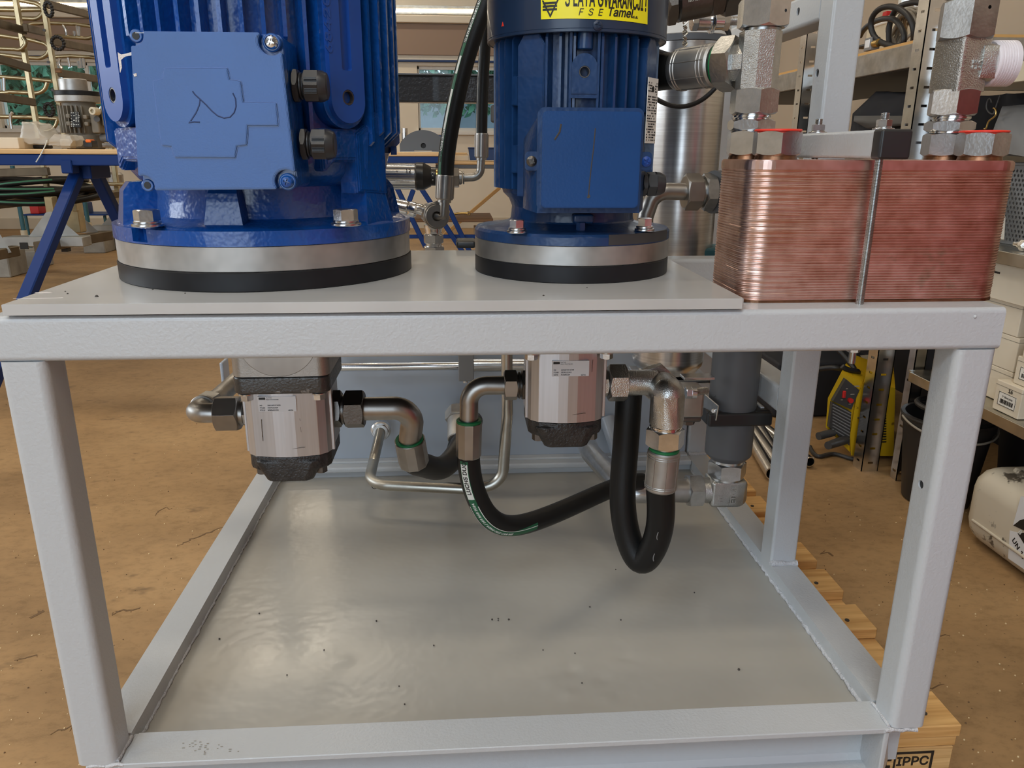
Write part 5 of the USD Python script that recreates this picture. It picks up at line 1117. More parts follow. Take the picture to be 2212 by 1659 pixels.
# ribbed cylinder with black cap
yc = .72; a, b = A(830, 381, yc), A(898, 381, yc); b[2] = a[2]
t = thing('hydraulic_filter', 'silver ribbed cylinder with black tapered cap lying behind the plate between the motors', 'filter', (a+b)/2)
L = np.linalg.norm(b-a)
part(t, 'ribbed_shell', [cyl(a, b, .0235, n=40)]+[beam(a+V(0, .0232*math.sin(q), .0232*math.cos(q)), b+V(-.0, .0232*math.sin(q), .0232*math.cos(q)), .0042, .0030, .0006, (0, math.sin(q), math.cos(q))) for q in np.arange(16)/16*2*PI], 'galv_bright')
part(t, 'cap', lathe([(.0245, 0), (.0262, .003), (.0262, .016), (.019, .030), (.0175, .031), (.0175, .040), (.014, .041)], b-V(.001, 0, 0), (1, 0, 0), 40), 'plastic_black')
part(t, 'brass_ring', [cyl(b+V(.039, 0, 0), b+V(.046, 0, 0), .013), hexn(b+V(.045, 0, 0), (1, 0, 0), .030, .012, .2)], 'brass')
part(t, 'cap_dot', [trimesh.creation.icosphere(1, .0013).apply_transform(trimesh.transformations.translation_matrix(b+V(.0335, -.0172, z))) for z in (.008, .002, -.006)], 'white_print')
part(t, 'shell_print', [text('12', .006, a+V(L-.018, -.0252, .008), FRONT, .0004, True), text('V', .005, a+V(L-.036, -.0252, .008), FRONT, .0004)], 'black_print', smooth=False)
# ================================================================ far left: workbench, rack of bent tubes, bench behind the motors
yb = 2.2
zt = A(0, 321.5, yb)[2]; zr0 = zt-.018; zr1 = zr0-.040
t = thing('workbench', 'blue steel workbench with wooden top at the left, carrying the grey gear motor', 'workbench', (-1.3, yb+.4, FLOOR))
part(t, 'table_top', cbox((-2.4, yb, zr0), (-.34, yb+.85, zt), .003), 'bench_wood')
part(t, 'front_rail', cbox((-2.4, yb+.005, zr1), (-.34, yb+.055, zr0), .003), 'bench_blue')
part(t, 'rear_rail', cbox((-2.4, yb+.79, zr1), (-.34, yb+.84, zr0), .003), 'bench_blue')
part(t, 'cross_rail', cbox((-.94, yb+.055, zr1), (-.88, yb+.79, zr0), .003), 'bench_blue')
x = A(150, 355, yb+.03)[0]
part(t, 'bracket', cbox((x-.018, yb-.002, zr1-.028), (x+.022, yb+.055, zr1+.02), .003), 'bench_blue')
xl = A(170, 356, yb+.1)[0]
def leg(p, q): return beam(p, q, .042, .042, .004, (1, 0, 0))
n0, f0 = V(xl, yb+.12, zr1), V(xl+.02, yb+.16, zr1)
part(t, 'leg', leg(n0, AX(62, 632, xl-.04)+(AX(62, 632, xl-.04)-n0)*.85), 'bench_blue')
part(t, 'leg', leg(f0, AX(268, 500, xl+.02)+(AX(268, 500, xl+.02)-f0)*.9), 'bench_blue')
part(t, 'leg', leg(V(-2.3, yb+.12, zr1), V(-2.3, yb-.2, FLOOR)), 'bench_blue')
part(t, 'leg', leg(V(-2.3, yb+.6, zr1), V(-2.3, yb+.9, FLOOR)), 'bench_blue')
part(t, 'leg_plate', cbox((xl-.03, yb+.08, zr1-.05), (xl+.05, yb+.25, zr1), .003), 'bench_blue')
# grey gear motor standing head down on the bench
yg = yb+.32; c = A(180, 250, yg); s = np.linalg.norm(A(181, 250, yg)-c)          # metres per pixel there
Z = lambda py: A(180, py, yg)[2]
t = thing('gear_motor', 'grey finned electric motor standing upside down on the blue workbench', 'motor', (c[0], yg, zt))
part(t, 'flange', ring((c[0]-6*s, yg, Z(222)), (0, 0, 1), 46*s, .01, 14*s, 48, .002), 'alu_cast')
part(t, 'rubber_ring', ring((c[0]-6*s, yg, Z(208)), (0, 0, 1), 46*s, .01, 10*s, 48, .002), 'rubber_ring')
part(t, 'adapter', cyl((c[0]-12*s, yg, Z(199)), (c[0]-12*s, yg, Z(171)), 28.5*s, n=40, c=.003), 'bare_steel')
part(t, 'body', [cyl((c[0]-6*s, yg, zt), (c[0]-6*s, yg, Z(222)), 34*s, n=40)], 'grey_motor')
part(t, 'fan_cap', cyl((c[0]-4*s, yg, zt), (c[0]-4*s, yg, Z(290)), 39*s, 37*s, n=40, c=.004), 'grey_motor')
for k in range(9):
    q = -75+k*13; ar = math.radians(q); part(t, 'cooling_fin', beam(V(c[0]-6*s+38*s*math.sin(ar), yg-38*s*math.cos(ar), Z(288)), V(c[0]-6*s+38*s*math.sin(ar), yg-38*s*math.cos(ar), Z(230)), 2.6*s, 11*s, .001, (math.sin(ar), -math.cos(ar), 0)), 'grey_motor')
pl = part(t, 'rating_plate', rbox(A(151, 241, yg-.105), A(175, 276, yg-.105)+V(0, .012, 0), .002), 'black_print')
g = np.random.default_rng(12)
part(pl, 'plate_print', [box(A(px, py, yg-.106), A(px+g.uniform(1, 4), py+1.4, yg-.106)+V(0, .002, 0)) for py in np.arange(243, 274, 3.2) for px in np.arange(153, 171, 5) if g.random() < .75], 'white_print')
part(t, 'terminal_box', [rbox(A(192, 240, yg-.09), A(216, 288, yg-.09)+V(0, .12, 0), .006), rbox(A(214, 228, yg-.08), A(234, 274, yg-.08)+V(0, .12, 0), .008)], 'grey_motor')
q = A(203, 240, yg-.115)
part(t, 'cable_gland', [cyl(q+V(0, .03, 0), q, 8*s, c=.002), ring(q, (-.2, -1, 0), 8*s, 4*s, .012)], 'cream_case')
part(t, 'blank_plug', cyl(A(209, 257, yg-.10), A(209, 257, yg-.095), 6*s), 'slate')
each(t, 'side_lug', [rbox(A(a, b, yg-.10), A(a+10, b+9, yg-.10)+V(0, .03, 0), .003) for a, b in ((141, 246), (142, 262), (178, 248), (181, 263))], 'grey_motor')
t = thing('orange_button_box', 'small black box with an orange button standing before the grey gear motor', 'switch', A(189, 318, yb+.12))
part(t, 'case', rbox(A(180, 319, yb+.12), A(198, 303, yb+.12)+V(0, .05, 0), .004), 'plastic_black')
part(t, 'button', rbox(A(184, 308, yb+.115), A(195, 301, yb+.115)+V(0, .04, 0), .004), 'orange')
t = thing('small_transformer', 'grey cylinder lying on the workbench right of the gear motor', 'cylinder', A(232, 305, yb+.25))
part(t, 'shell', cyl(A(218, 298, yb+.28), A(262, 298, yb+.28), 9*s, c=.003), 'mid_grey')
part(t, 'foot', rbox(A(220, 319, yb+.25), A(262, 309, yb+.25)+V(0, .06, 0), .003), 'steel_dull')
t = thing('steel_tin', 'shiny small tin at the left of the clear plastic bag on the bench', 'tin', A(47, 318, yb+.2))
part(t, 'tin_body', cyl(V(*A(47, 316, yb+.2)[:2], zt), V(*A(47, 316, yb+.2)[:2], A(47, 298, yb+.2)[2]), 8*s, c=.002), 'chrome')
def bag(pts, y, dep, seed):
    g = np.random.default_rng(seed); P = []
    for px, py in pts: P += [A(px, py, y), A(px+g.uniform(-2, 2), py+g.uniform(-1, 1), y)+V(0, dep, 0), A(px, py, y)+V(0, dep/2, 0)]
    h = hull(*P).subdivide().subdivide().subdivide(); v = np.array(h.vertices); v += (meshkit.fbm(v*38, 3, seed)[:, None]-.5)*.014*V(1, 1, 1); v[:, 2] = np.maximum(v[:, 2], zt+.001)
    return trimesh.Trimesh(v, h.faces, process=False)
t = thing('plastic_bag', 'large clear plastic bag of parts on the workbench, tied with a white tie', 'bag', A(75, 316, yb+.15))
part(t, 'film', bag([(43, 300), (48, 262), (60, 264), (76, 266), (102, 300), (100, 312), (58, 313), (56, 302)], yb+.14, .12, 3), 'film', smooth=60)
part(t, 'tie', tube(spline([A(102, 303, yb+.12), A(97, 316, yb+.02), A(90, 330, yb-.012), A(78, 350, yb-.016)], 16), .0022, 6), 'white_print')
part(t, 'contents', rbox(V(*A(60, 316, yb+.2)[:2], zt+.002), V(*A(98, 316, yb+.2)[:2], A(98, 309, yb+.2)[2])+V(0, .06, 0), .004), 'plastic_black')
t = thing('plastic_bag', 'smaller crumpled clear plastic bag of hardware next to the gear motor', 'bag', A(125, 316, yb+.12))
part(t, 'film', bag([(104, 314), (108, 300), (118, 289), (132, 292), (150, 294), (157, 305), (152, 315), (124, 316)], yb+.10, .10, 8), 'film', smooth=60)
part(t, 'contents', rbox(V(*A(130, 316, yb+.14)[:2], zt+.002), V(*A(152, 316, yb+.14)[:2], A(152, 300, yb+.14)[2])+V(0, .05, 0), .004), 'card_white')
solo('carton', rbox(V(-1.55, yb+.10, zt+.0005), V(A(40, 310, yb+.1)[0], yb+.3, A(40, 297, yb+.1)[2]), .003), 'card_white', 'long low white carton at the left end of the workbench top', 'box')

# ---- rack of bent tubes
yk = 5.5
sc_ = np.linalg.norm(A(101, 100, yk)-A(100, 100, yk))
def post(px, pyt, pyb, y, w, mname='galv_yellow'): 
    a, b = A(px, pyt, y), A(px, pyt, y); x = a[0]
    return x
xA = A(93, 0, yk)[0]; xB = A(34, 0, yk+.3)[0]; xC = A(210, 100, 6.5)[0]
t = thing('tube_rack', 'galvanised rack of posts and sloping arms holding bent tubes, far left', 'rack', (xA, yk, FLOOR))
zA = A(124, 300, yk)[2]
for x, y, w in ((xA, yk, .036), (xB, yk+.3, .036), (xC, 6.5, .04)):
    part(t, 'post', cbox((x-w/2, y-w/2, .30 if y < 6.4 else .2), (x+w/2, y+w/2, 2.4), .004), 'galv_yellow')
each(t, 'bolt_head', [cyl(A(px, py, yk-.018), A(px, py, yk-.026), .010, n=12) for px, py in ((95, 65), (104, 134), (113, 194))], 'slate')
arms = [((-40, 40), (52, 66), xB, 0), ((-40, 116), (62, 147), xB, 0), ((-40, 204), (73, 221), xB, 0), ((97, 8), (205, 35), xA, 1), ((108, 88), (210, 108), xA, 1), ((118, 156), (217, 172), xA, 1), ((55, 60), (94, 70), xB, 1)]
for (a, b), (c_, d), x, s_ in arms:
    q = A(a, b, yk-.5 if s_ == 0 else yk); r = A(c_, d, yk+.3 if s_ == 0 else 6.5)
    part(t, 'arm', beam(q, r, .035, .055, .004), 'rack_steel')
each(t, 'arm_end', [rbox(A(118, 147, yk-.05), A(131, 157, yk-.05)+V(0, .03, 0), .003), rbox(A(129, 212, yk-.05), A(139, 228, yk-.05)+V(0, .03, 0), .003)], 'dark_wood')
each(t, 'lower_arm', [beam(A(-60, 448, yk-.2), A(112, 430, yk+.2), .05, .06, .004), beam(A(160, 432, yk), A(290, 415, yk+.5), .04, .05, .004), beam(A(-50, 375, yk), A(106, 370, yk), .04, .06, .004)], 'rack_steel')
each(t, 'base_plate', [hull(*[A(px, py, y) for px, py in ((62, 511), (99, 459), (111, 457), (171, 509)) for y in (yk-.3, yk-.285)]), hull(*[A(px, py, y) for px, py in ((157, 449), (214, 502), (176, 503)) for y in (yk+.2, yk+.215)]), hull(*[A(px, py, y) for px, py in ((218, 488), (262, 440), (268, 440), (272, 488)) for y in (yk+.9, yk+.915)]), hull(*[A(px, py, y) for px, py in ((-40, 505), (-10, 490), (25, 545), (-40, 560)) for y in (yk-.8, yk-.785)])], 'galv_plate')
each(t, 'column_stub', [cbox(A(144, 503, yk)+V(0, 0, 0), A(165, 436, yk)+V(0, .10, 0), .005), cbox(A(100, 465, yk-.25), A(112, 425, yk-.25)+V(0, .08, 0), .005)], 'galv_yellow')
each(t, 'base_beam', [cbox(A(8, 534, yk-.35), A(178, 512, yk-.35)+V(0, .14, 0), .006), cbox(A(200, 500, yk+.85), A(275, 487, yk+.85)+V(0, .1, 0), .006)], 'galv_plate')
each(t, 'cross_beam', [beam(A(82, 534, yk-.55), A(235, 508, yk+.35), .07, .075, .006), beam(A(-60, 560, yk-1.0), A(36, 541, yk-.7), .07, .07, .006)], 'rack_steel')
each(t, 'beam_pocket', [box(A(44, 538, yk-.353), A(59, 524, yk-.353)+V(0, .005, 0)), box(A(133, 544, yk-.2), A(145, 531, yk-.2)+V(0, .05, 0))], 'black_print')
for k, (a, b, c_, d, y) in enumerate([(38, 543, 83, 581, 5.35), (181, 514, 228, 547, 5.9), (-30, 545, 24, 600, 5.0)]):
    p, q = AZ((a+c_)/2, d, FLOOR), A(c_, b, AZ((a+c_)/2, d, FLOOR)[1])
    y0 = p[1]; solo('concrete_block', cbox((A(a, d, y0)[0], y0, FLOOR), (A(c_, d, y0)[0], y0+.28, A(a, b, y0)[2]), .008), 'concrete', ['grey concrete block under the middle of the rack base', 'grey concrete block at the right end of the rack base', 'grey concrete block at the picture\'s left edge under the rack'][k], 'block')
tubes = [('topmost bent tube of the near pile, its U-bend by the front rack post', [(-40, -12), (0, -6), (40, 0), (78, 7), (93, 16), (94, 28), (82, 41), (50, 40), (0, 37), (-40, 35)], 6, .016),
    ('straight upper tube lying just under the topmost U-bend', [(-40, 20), (0, 21), (50, 21.5), (90, 20.5)], 6, .017),
    ('second bent tube of the near pile, long U reaching past the front post', [(-40, 75), (0, 77), (60, 85), (98, 94), (107, 103), (104, 116), (90, 126), (50, 124), (0, 118), (-40, 117)], 6, .016),
    ('bent tube with hooked end at the second level, left of the front post', [(-40, 105), (0, 105), (30, 106), (46, 108), (56, 95), (55, 88), (49, 80)], 5.75, .015),
    ('third bent tube of the near pile in front of the green window', [(-40, 164), (0, 166), (60, 170), (112, 175)], 6, .015),
    ('hooked bent tube below the third level, before the window', [(-40, 203), (20, 199), (85, 201), (98, 193), (102, 178)], 6, .016),
    ('low bent tube across the rack above the plastic bags', [(-40, 250), (0, 252), (60, 253), (124, 256)], 6, .016),
    ('hooked tube end behind the small plastic bag', [(96, 283), (112, 281), (121, 270), (124, 258)], 6, .014),
    ('upper looped tube on the far arms, right of the front post', [(54, 57), (70, 51), (110, 50), (160, 52), (200, 57), (205, 66), (203, 78), (190, 83), (120, 78)], 6.3, .015),
    ('lower looped tube on the far arms, above the gear motor', [(108, 123), (150, 121), (190, 123), (218, 126)], 6.3, .015),
    ('long tube loop low behind the blue bench leg', [(165, 397), (200, 396), (250, 398), (286, 398), (289, 404), (287, 416), (240, 415), (165, 409)], 6.4, .016)]
for lab, P, y, r in tubes:
    pts = [A(px, py, y) for px, py in P]; pts = fillet(pts, .09, 5) if len(pts) > 3 else np.array(pts)
    solo('bent_tube', tube(pts, r, 12), 'galv_yellow', lab, 'tube', 'galvanised bent tubes on the rack')
pegs = [((136, 54), (142, 66), (143, 77)), ((160, 67), (161, 78)), ((166, 55), (169, 77)), ((172, 57), (171, 77)), ((130, 126), (128, 138), (134, 148)), ((147, 125), (151, 145)), ((168, 132), (171, 147)), ((174, 126), (176, 147)), ((181, 126), (183, 147)), ((27, 243), (23, 250), (25, 278)), ((8, 168), (9, 196))]
for k, P in enumerate(pegs):
    y = 6.3 if P[0][0] > 100 else 5.9
    solo('tube_stub', tube(spline([A(px, py, y) for px, py in P], 8), .012, 8), 'galv_bright', 'short bright tube stub standing on the rack, ' + ['first on the upper far arm', 'lowest on the upper far arm', 'third on the upper far arm', 'last on the upper far arm', 'curved one on the lower far arm', 'second on the lower far arm', 'third on the lower far arm', 'fourth on the lower far arm', 'last on the lower far arm', 'left of the large plastic bag', 'at the far left before the window'][k], 'tube', 'short tube stubs on the rack')
for k, (px, py, rx, rz, lab) in enumerate([(105, 20, 8, 14, 'upright black beaded ring hanging at the top of the front rack post'), (125, 93, 13, 13, 'round black beaded ring hanging below the upper far arm'), (106, 237, 9, 13, 'black beaded ring hanging before the green window')]):
    t = thing('beaded_ring', lab, 'ring', A(px, py+rz, yk-.06), 'black beaded rings on the rack')
    o = A(px, py, yk-.06); part(t, 'beads', [trimesh.creation.icosphere(1, .0135).apply_transform(trimesh.transformations.translation_matrix(o+V(rx*sc_*math.cos(a), 0, rz*sc_*math.sin(a)))) for a in np.arange(14)/14*2*PI], 'rubber', kind='stuff')
# black hose coil with green prints lying on the lower arm
t = thing('hose_coil', 'flat coil of black hose with green printing lying on the rack\'s lower arm', 'hose', A(40, 440, yk))
co = A(35, 412, yk-.1); g = np.random.default_rng(21); cz_ = A(35, 436, yk-.1)[2]
for k in range(7):
    R_ = .47-.018*k; z = cz_+.03+.026*(k % 5); th = np.linspace(0, 2*PI, 60)
    w = [V(co[0]+(R_+.01*math.sin(3*a+k))*math.cos(a), co[1]+.25+R_*.8*math.sin(a), z+.03*math.sin(a+k*1.9)+.012*math.sin(2*a+k)) for a in th]
    cl = part(t, 'coil_turn', tube(w, .022, 10, cap=False), 'hose_black')
    if k < 5: part(cl, 'green_print', stripe(np.array(w), .022, .58+.03*k, .88, (0, -1, .3), .012, .001), 'pallet_stripe' if False else 'hose_green', smooth=True)
for P, lab in (([(43, 440), (51, 497)], 'thin teal leg with silver foot behind the rack, left'), ([(181, 400), (190, 480)], 'thin teal leg behind the blue bench legs')):
    t = thing('teal_leg', lab, 'leg', A(*P[1], 7.0)); a, b = A(*P[0], 7.0), A(*P[1], 7.0); a[:2] = b[:2]
    part(t, 'tube', cyl(b, a+V(0, 0, .35), .02), 'teal'); part(t, 'foot', [cyl(b-V(0, 0, .06), b, .03), rbox(b-V(.03, .03, .09), b+V(.07, .03, -.05), .01)], 'cream_case')
solo('red_crate', rbox(V(A(66, 463, 7.45)[0], 7.45, A(48, 463, 7.4)[2]+.001), A(82, 445, 7.45)+V(0, .15, 0), .006), 'red_paint', 'small red box on the far blue shelf behind the hose coil', 'box')
part('/World/tube_rack', 'red_cap', cyl(A(210, 380, 6.5), A(210, 366, 6.5), .045, .05), 'red_paint')
t = thing('far_shelf', 'low blue shelf near the far wall behind the rack', 'shelf', A(120, 466, 7.4))
part(t, 'shelf_board', cbox(A(48, 466, 7.4), A(228, 463, 7.4)+V(0, .4, 0), .004), 'bench_blue')
each(t, 'shelf_leg', [cyl(V(A(55, 466, 7.5)[0], 7.5, FLOOR), A(55, 466, 7.5), .015), cyl(V(A(226, 466, 7.5)[0], 7.5, FLOOR), A(226, 466, 7.5), .015)], 'teal')
solo('blue_bin', rbox(A(113, 465, 7.45), A(130, 440, 7.45)+V(0, .2, 0), .01), 'bin_blue', 'dark blue bin left of the blue bench leg on the far shelf', 'bin')
solo('blue_bin', rbox(A(159, 465, 7.45), A(180, 438, 7.45)+V(0, .2, 0), .01), 'bin_blue', 'dark blue bin between the two blue bench legs on the far shelf', 'bin')
solo('gas_cylinder', cyl(V(*A(246, 425, 7.6)[:2], FLOOR), A(246, 372, 7.6), .085, c=.02), 'bare_steel', 'grey upright cylinder behind the rack beside the right bench leg', 'cylinder')

# ---- bench behind the motors
y2 = 4.9
Z2 = lambda py: A(950, py, y2)[2]
t = thing('rear_workbench', 'blue-railed wooden workbench by the far wall, seen between the two motors', 'workbench', (.2, y2+.3, FLOOR))
xa, xb, xc = A(780, 335, y2)[0], A(968, 335, y2)[0], A(1160, 335, y2)[0]
part(t, 'table_top', cbox((xa, y2, Z2(338)), (xb, y2+.8, Z2(329)), .004), 'bench_wood')
part(t, 'front_rail', cbox((xa, y2+.004, Z2(353)), (xb, y2+.05, Z2(338)), .004), 'bench_blue')
part(t, 'lower_top', cbox((xb-.1, y2+.3, Z2(357)), (xc, y2+1.1, Z2(350)), .004), 'bench_wood')
part(t, 'lower_rail', cbox((xb-.1, y2+.305, Z2(366)), (xc, y2+.35, Z2(357)), .004), 'slate')
part(t, 'bottom_shelf', cbox((xa, y2+.35, Z2(489)), (A(1066, 480, y2+.3)[0], y2+.95, Z2(481)), .004), 'dark_wood')
for (a, b), (c_, d) in (((850, 390), (925, 545)), ((902, 395), (1000, 545)), ((945, 400), (1008, 530)), ((893, 410), (882, 440))):
    p_, q_ = A(a, b, y2+.02), A(c_, d, y2+.02); part(t, 'leg', beam(p_, q_ if a == 893 else p_+(q_-p_)*(p_[2]-FLOOR)/(p_[2]-q_[2]), .035, .035, .003, (0, 1, 0)), 'bench_blue')
part(t, 'stretcher', cbox((xa, y2+.02, Z2(516)), (A(1030, 510, y2)[0], y2+.05, Z2(508)), .003), 'bench_blue')
q = A(915, 329, y2+.2); rr = np.linalg.norm(A(966, 329, y2+.2)-A(864, 329, y2+.2))/2
t = thing('half_disc', 'dark grey half round steel plate with a round hole standing on the rear workbench', 'plate', q)
hd_ = Point(0, 0).buffer(rr*1.15, 40).intersection(sbox(-rr, rr*.25, rr, 2)).difference(Point(-.0, rr*.52).buffer(rr*.11, 16)).difference(sbox(-.07, 0, .06, rr*.25+.012))
part(t, 'plate', bevel_plate(Polygon(hd_.exterior.coords), (q[0], q[1]+.03, q[2]-rr*.25), FRONT, .03, .002) if False else prism(hd_, (q[0], q[1]+.03, q[2]-rr*.25), FRONT, .03), 'slate')
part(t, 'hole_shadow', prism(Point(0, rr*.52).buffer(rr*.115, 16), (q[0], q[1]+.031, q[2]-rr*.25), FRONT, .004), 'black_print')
solo('steel_sleeve', cyl(V(*A(874, 304, y2+.4)[:2], Z2(329)+.0005), A(874, 277, y2+.4), .022), 'galv_bright', 'bright steel sleeve standing behind the half round plate', 'tube')
solo('black_bottle', [cyl(A(857, 303, y2+.4), A(857, 292, y2+.4), .015), cyl(A(857, 292, y2+.4), A(857, 286, y2+.4), .017)], 'black_print', 'small black bottle on the white carton left of the half round plate', 'bottle')
solo('carton', rbox(A(844, 329, y2+.35), A(866, 304, y2+.35)+V(0, .15, 0), .003), 'card_white', 'white carton on the rear workbench beside the large motor', 'box')
solo('paper_sheet', hull(A(858, 331, y2+.0), A(890, 330.5, y2), A(960, 328, y2+.1), A(870, 325.5, y2+.3), A(862, 328, y2+.3), A(862, 327.8, y2+.3)), 'paper', 'loose white paper lying in front of the half round plate', 'paper')
t = thing('parts_bin', 'dark blue plastic parts bin on the lower rear bench beside the small motor', 'bin', A(1040, 347, y2+.5))
part(t, 'bin_body', hull(*[A(px, py, y2+.45)+V(0, dy, 0) for px, py in ((1012, 320), (1110, 320), (1016, 346), (1110, 346)) for dy in (0, .25)]), 'bin_blue')
part(t, 'rim', rbox(A(1011, 321, y2+.44), A(1110, 318.5, y2+.44)+V(0, .27, 0), .004), 'bin_blue')
solo('parts_bin', rbox(A(940, 330, y2+.6), A(966, 292, y2+.6)+V(0, .2, 0), .008), 'bin_blue', 'dark blue bin half hidden behind the rising hose on the rear bench', 'bin')
solo('carton', rbox(A(982, 347, y2+.5), A(1013, 336, y2+.5)+V(0, .2, 0), .003), 'card_white', 'low pale carton left of the dark blue parts bin', 'box')
solo('cardboard_pile', [rbox(A(980, 337-4*k, y2+.55), A(1012-k*3, 333.5-4*k, y2+.55)+V(0, .2, 0), .002) for k in range(2)], 'bench_wood', 'thin wooden offcuts lying on the pale carton', 'offcut')
solo('box_spanner', [tube(spline([A(977, 464, y2+.5), A(990, 461, y2+.5), A(1010, 461, y2+.5)], 12), .008, 8), torus(A(1012, 461, y2+.5), (0, 1, 0), .012, .005, 16, 6)], 'brass', 'brass coloured tool lying on the bottom shelf of the rear bench', 'tool')
solo('dark_board', rbox(V(A(880, 481, y2+.6)[0], y2+.6, Z2(481)+.001), A(1055, 467, y2+.6)+V(0, .2, 0), .004), 'dark_wood', 'dark brown board stacked on the bottom shelf of the rear bench', 'board')
solo('leaning_batten', beam(A(1046, 434, y2+1.4)+(A(1046, 434, y2+1.4)-A(1080, 405, y2+1.4))*2.6, A(1080, 405, y2+1.4), .03, .03, .003), 'wood_board', 'pale wooden batten leaning by the wall left of the small motor', 'batten')
solo('carton', rbox(A(1024, 510, y2+.7), A(1075, 491, y2+.7)+V(0, .2, 0), .003), 'card_white', 'pale carton on the floor under the rear bench', 'box')
solo('plastic_piece', rbox(AZ(985, 540, ZP)+V(0, -.005, .003), AZ(1028, 540, ZP)+V(0, .05, .015), .004), 'plastic_black', 'flat black plastic piece at the rear edge of the plate beside the small motor', 'plastic piece')
solo('wall_box', rbox(A(1060, 226, YB-.2), A(1085, 265, YB-.2)+V(0, .12, 0), .03), 'slate', 'dark rounded box hanging before the far window beside the small motor', 'box')
# ================================================================ right side: shelving and what stands on and under it
SX = 1.84
def slotted_post(t, x, y, z0, z1, w=.05, th=.0025, n0=0, dens=.05):
    """galvanised angle post: one leg faces the aisle (-X), one faces the viewer (-Y), punched with slots"""
    zs = np.arange(z0+.03, min(z1, z0+2.0)-.02, dens)
    def leg(B, o, u0, u1):
        P = sbox(u0, z0, u1, z1)
        for z in zs:
            um = (u0+u1)/2; P = P.difference(sbox(um-.009, z-.0035, um+.009, z+.0035))
        return prism(P, o, B, th)
    return part(t, 'slotted_post', [leg(FRONT, (x, y+th, 0), 0, w), leg(LEFT, (x+th, y, 0), -w, 0)]+[box((x+w-th, y, z0), (x+w, y+.014, z1))], 'galv_bright')
t = thing('shelving_unit', 'galvanised slotted shelving with chipboard top shelf along the right wall', 'shelving', (2.1, 2.2, FLOOR))
for y in (1.415, 2.20, 3.3): slotted_post(t, SX-.038, y, FLOOR, 1.7, w=.056)
slotted_post(t, SX+.55, 1.40, FLOOR, 1.7, dens=.2); slotted_post(t, SX+.55, 3.3, FLOOR, 1.7, dens=.2)
for k, z in enumerate((1.045, .735, .42)):
    y1 = 3.35
    part(t, 'shelf_panel', [rbox((SX+.004, 1.46, z-.045), (SX+.02, y1, z+.022), .002), box((SX+.01, 1.41, z), (SX+.56, y1, z+.012)), rbox((SX+.05, 1.405, z-.045), (SX+.56, 1.415, z+.022), .002)], 'galv' if k else 'bare_steel')
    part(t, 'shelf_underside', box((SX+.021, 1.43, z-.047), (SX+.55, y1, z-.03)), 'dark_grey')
    if k == 0: part(t, 'chipboard', box((SX+.006, 1.41, z+.022), (SX+.56, y1, z+.030)), 'wood_board')
part(t, 'back_panel', box((SX+.575, 1.40, FLOOR), (SX+.58, 3.3, .70)), 'black_cloth')
t2 = thing('shelving_unit', 'nearer galvanised shelving with white cartons on its low shelf, right edge of the picture', 'shelving', (2.1, .8, FLOOR))
slotted_post(t2, SX+.035, 1.335, FLOOR, 1.10, w=.035, dens=.15)
for z, m, lo in ((.128, 'galv', .03), (.524, 'galv', .032), (.965, 'cream_case', .045)):
    part(t2, 'shelf_panel', [rbox((SX+.0, -.2, z-lo), (SX+.014, 1.30, z), .002), box((SX+.01, -.2, z-.006), (SX+.56, 1.32, z-.0005)), rbox((SX+.02, 1.305, z-lo), (SX+.56, 1.318, z), .002)], m)
q = AX(1985, 825, SX+.03)
part(t2, 'shelf_label', box((SX+.02, q[1]-.07, .36), (SX+.024, q[1]+.07, .40)), 'paper')
# things on the top shelf
zt = 1.075+.001
def onshelf(px, py, x): return AX(px, py, x)
q = AX(1872, 95, SX+.26)
t = thing('power_supply', 'cream instrument case with two red knobs on the top shelf', 'case', (SX+.36, q[1], zt))
a, b = AX(1868, 92, SX+.26), AX(1940, 25, SX+.26)
part(t, 'case', rbox((SX+.26, b[1], zt), (SX+.46, a[1], b[2]), .008), 'cream_case')
part(t, 'lid_edge', rbox((SX+.255, b[1]-.003, b[2]-.03), (SX+.465, a[1]+.003, b[2]-.018), .004), 'window_frame')
for f in (.3, .62): part(t, 'red_knob', rbox((SX+.28, b[1]+(a[1]-b[1])*f-.014, b[2]), (SX+.31, b[1]+(a[1]-b[1])*f+.014, b[2]+.022), .003), 'red_paint')
t = thing('black_cable', 'looped thick black cable on the top shelf before the cream case', 'cable', AX(1925, 100, SX+.05))
part(t, 'loop', tube(spline([AX(px, py, SX+d) for px, py, d in [(1858, 78, .08), (1880, 52, .07), (1920, 40, .06), (1945, 56, .05), (1953, 85, .05), (1945, 98, .05), (1915, 96, .04), (1890, 80, .03), (1881, 50, .02), (1893, 25, .02), (1920, 14, .03), (1950, 24, .04), (1970, 50, .05), (1974, 80, .06), (1962, 96, .09)]], 80), .009, 10), 'rubber')
part(t, 'loop', tube(spline([AX(px, py, SX+d) for px, py, d in [(1922, 95, .10), (1921, 60, .1), (1932, 25, .1), (1960, 8, .1), (1992, 8, .11), (2010, 30, .12), (2012, 80, .12)]], 40), .009, 10), 'rubber')
t = thing('grey_cable_coil', 'tangled coil of grey cable on the top shelf behind the slotted post', 'cable', AX(1955, 90, SX+.15))
g = np.random.default_rng(31); o = AX(1962, 72, SX+.17)
for k in range(9):
    th = np.linspace(0, 2*PI, 30); R_ = .075+.012*g.normal(); ph = g.uniform(0, 6)
    part(t, 'coil_turn', tube([o+V(.02*math.sin(2*a+ph)+.006*k-.03, R_*math.cos(a), max(R_*.75*math.sin(a)+.012*math.sin(3*a+ph), zt-o[2]+.006)) for a in th], .0055, 8, cap=False), 'cable_grey')
q = AX(1880, 97, SX+.03)
t = thing('din_plug', 'clear square valve connector plug lying on the shelf edge', 'plug', q)
part(t, 'plug_body', rbox(q-V(.012, .026, .019), q+V(.02, .02, .022), .003), 'mid_grey')
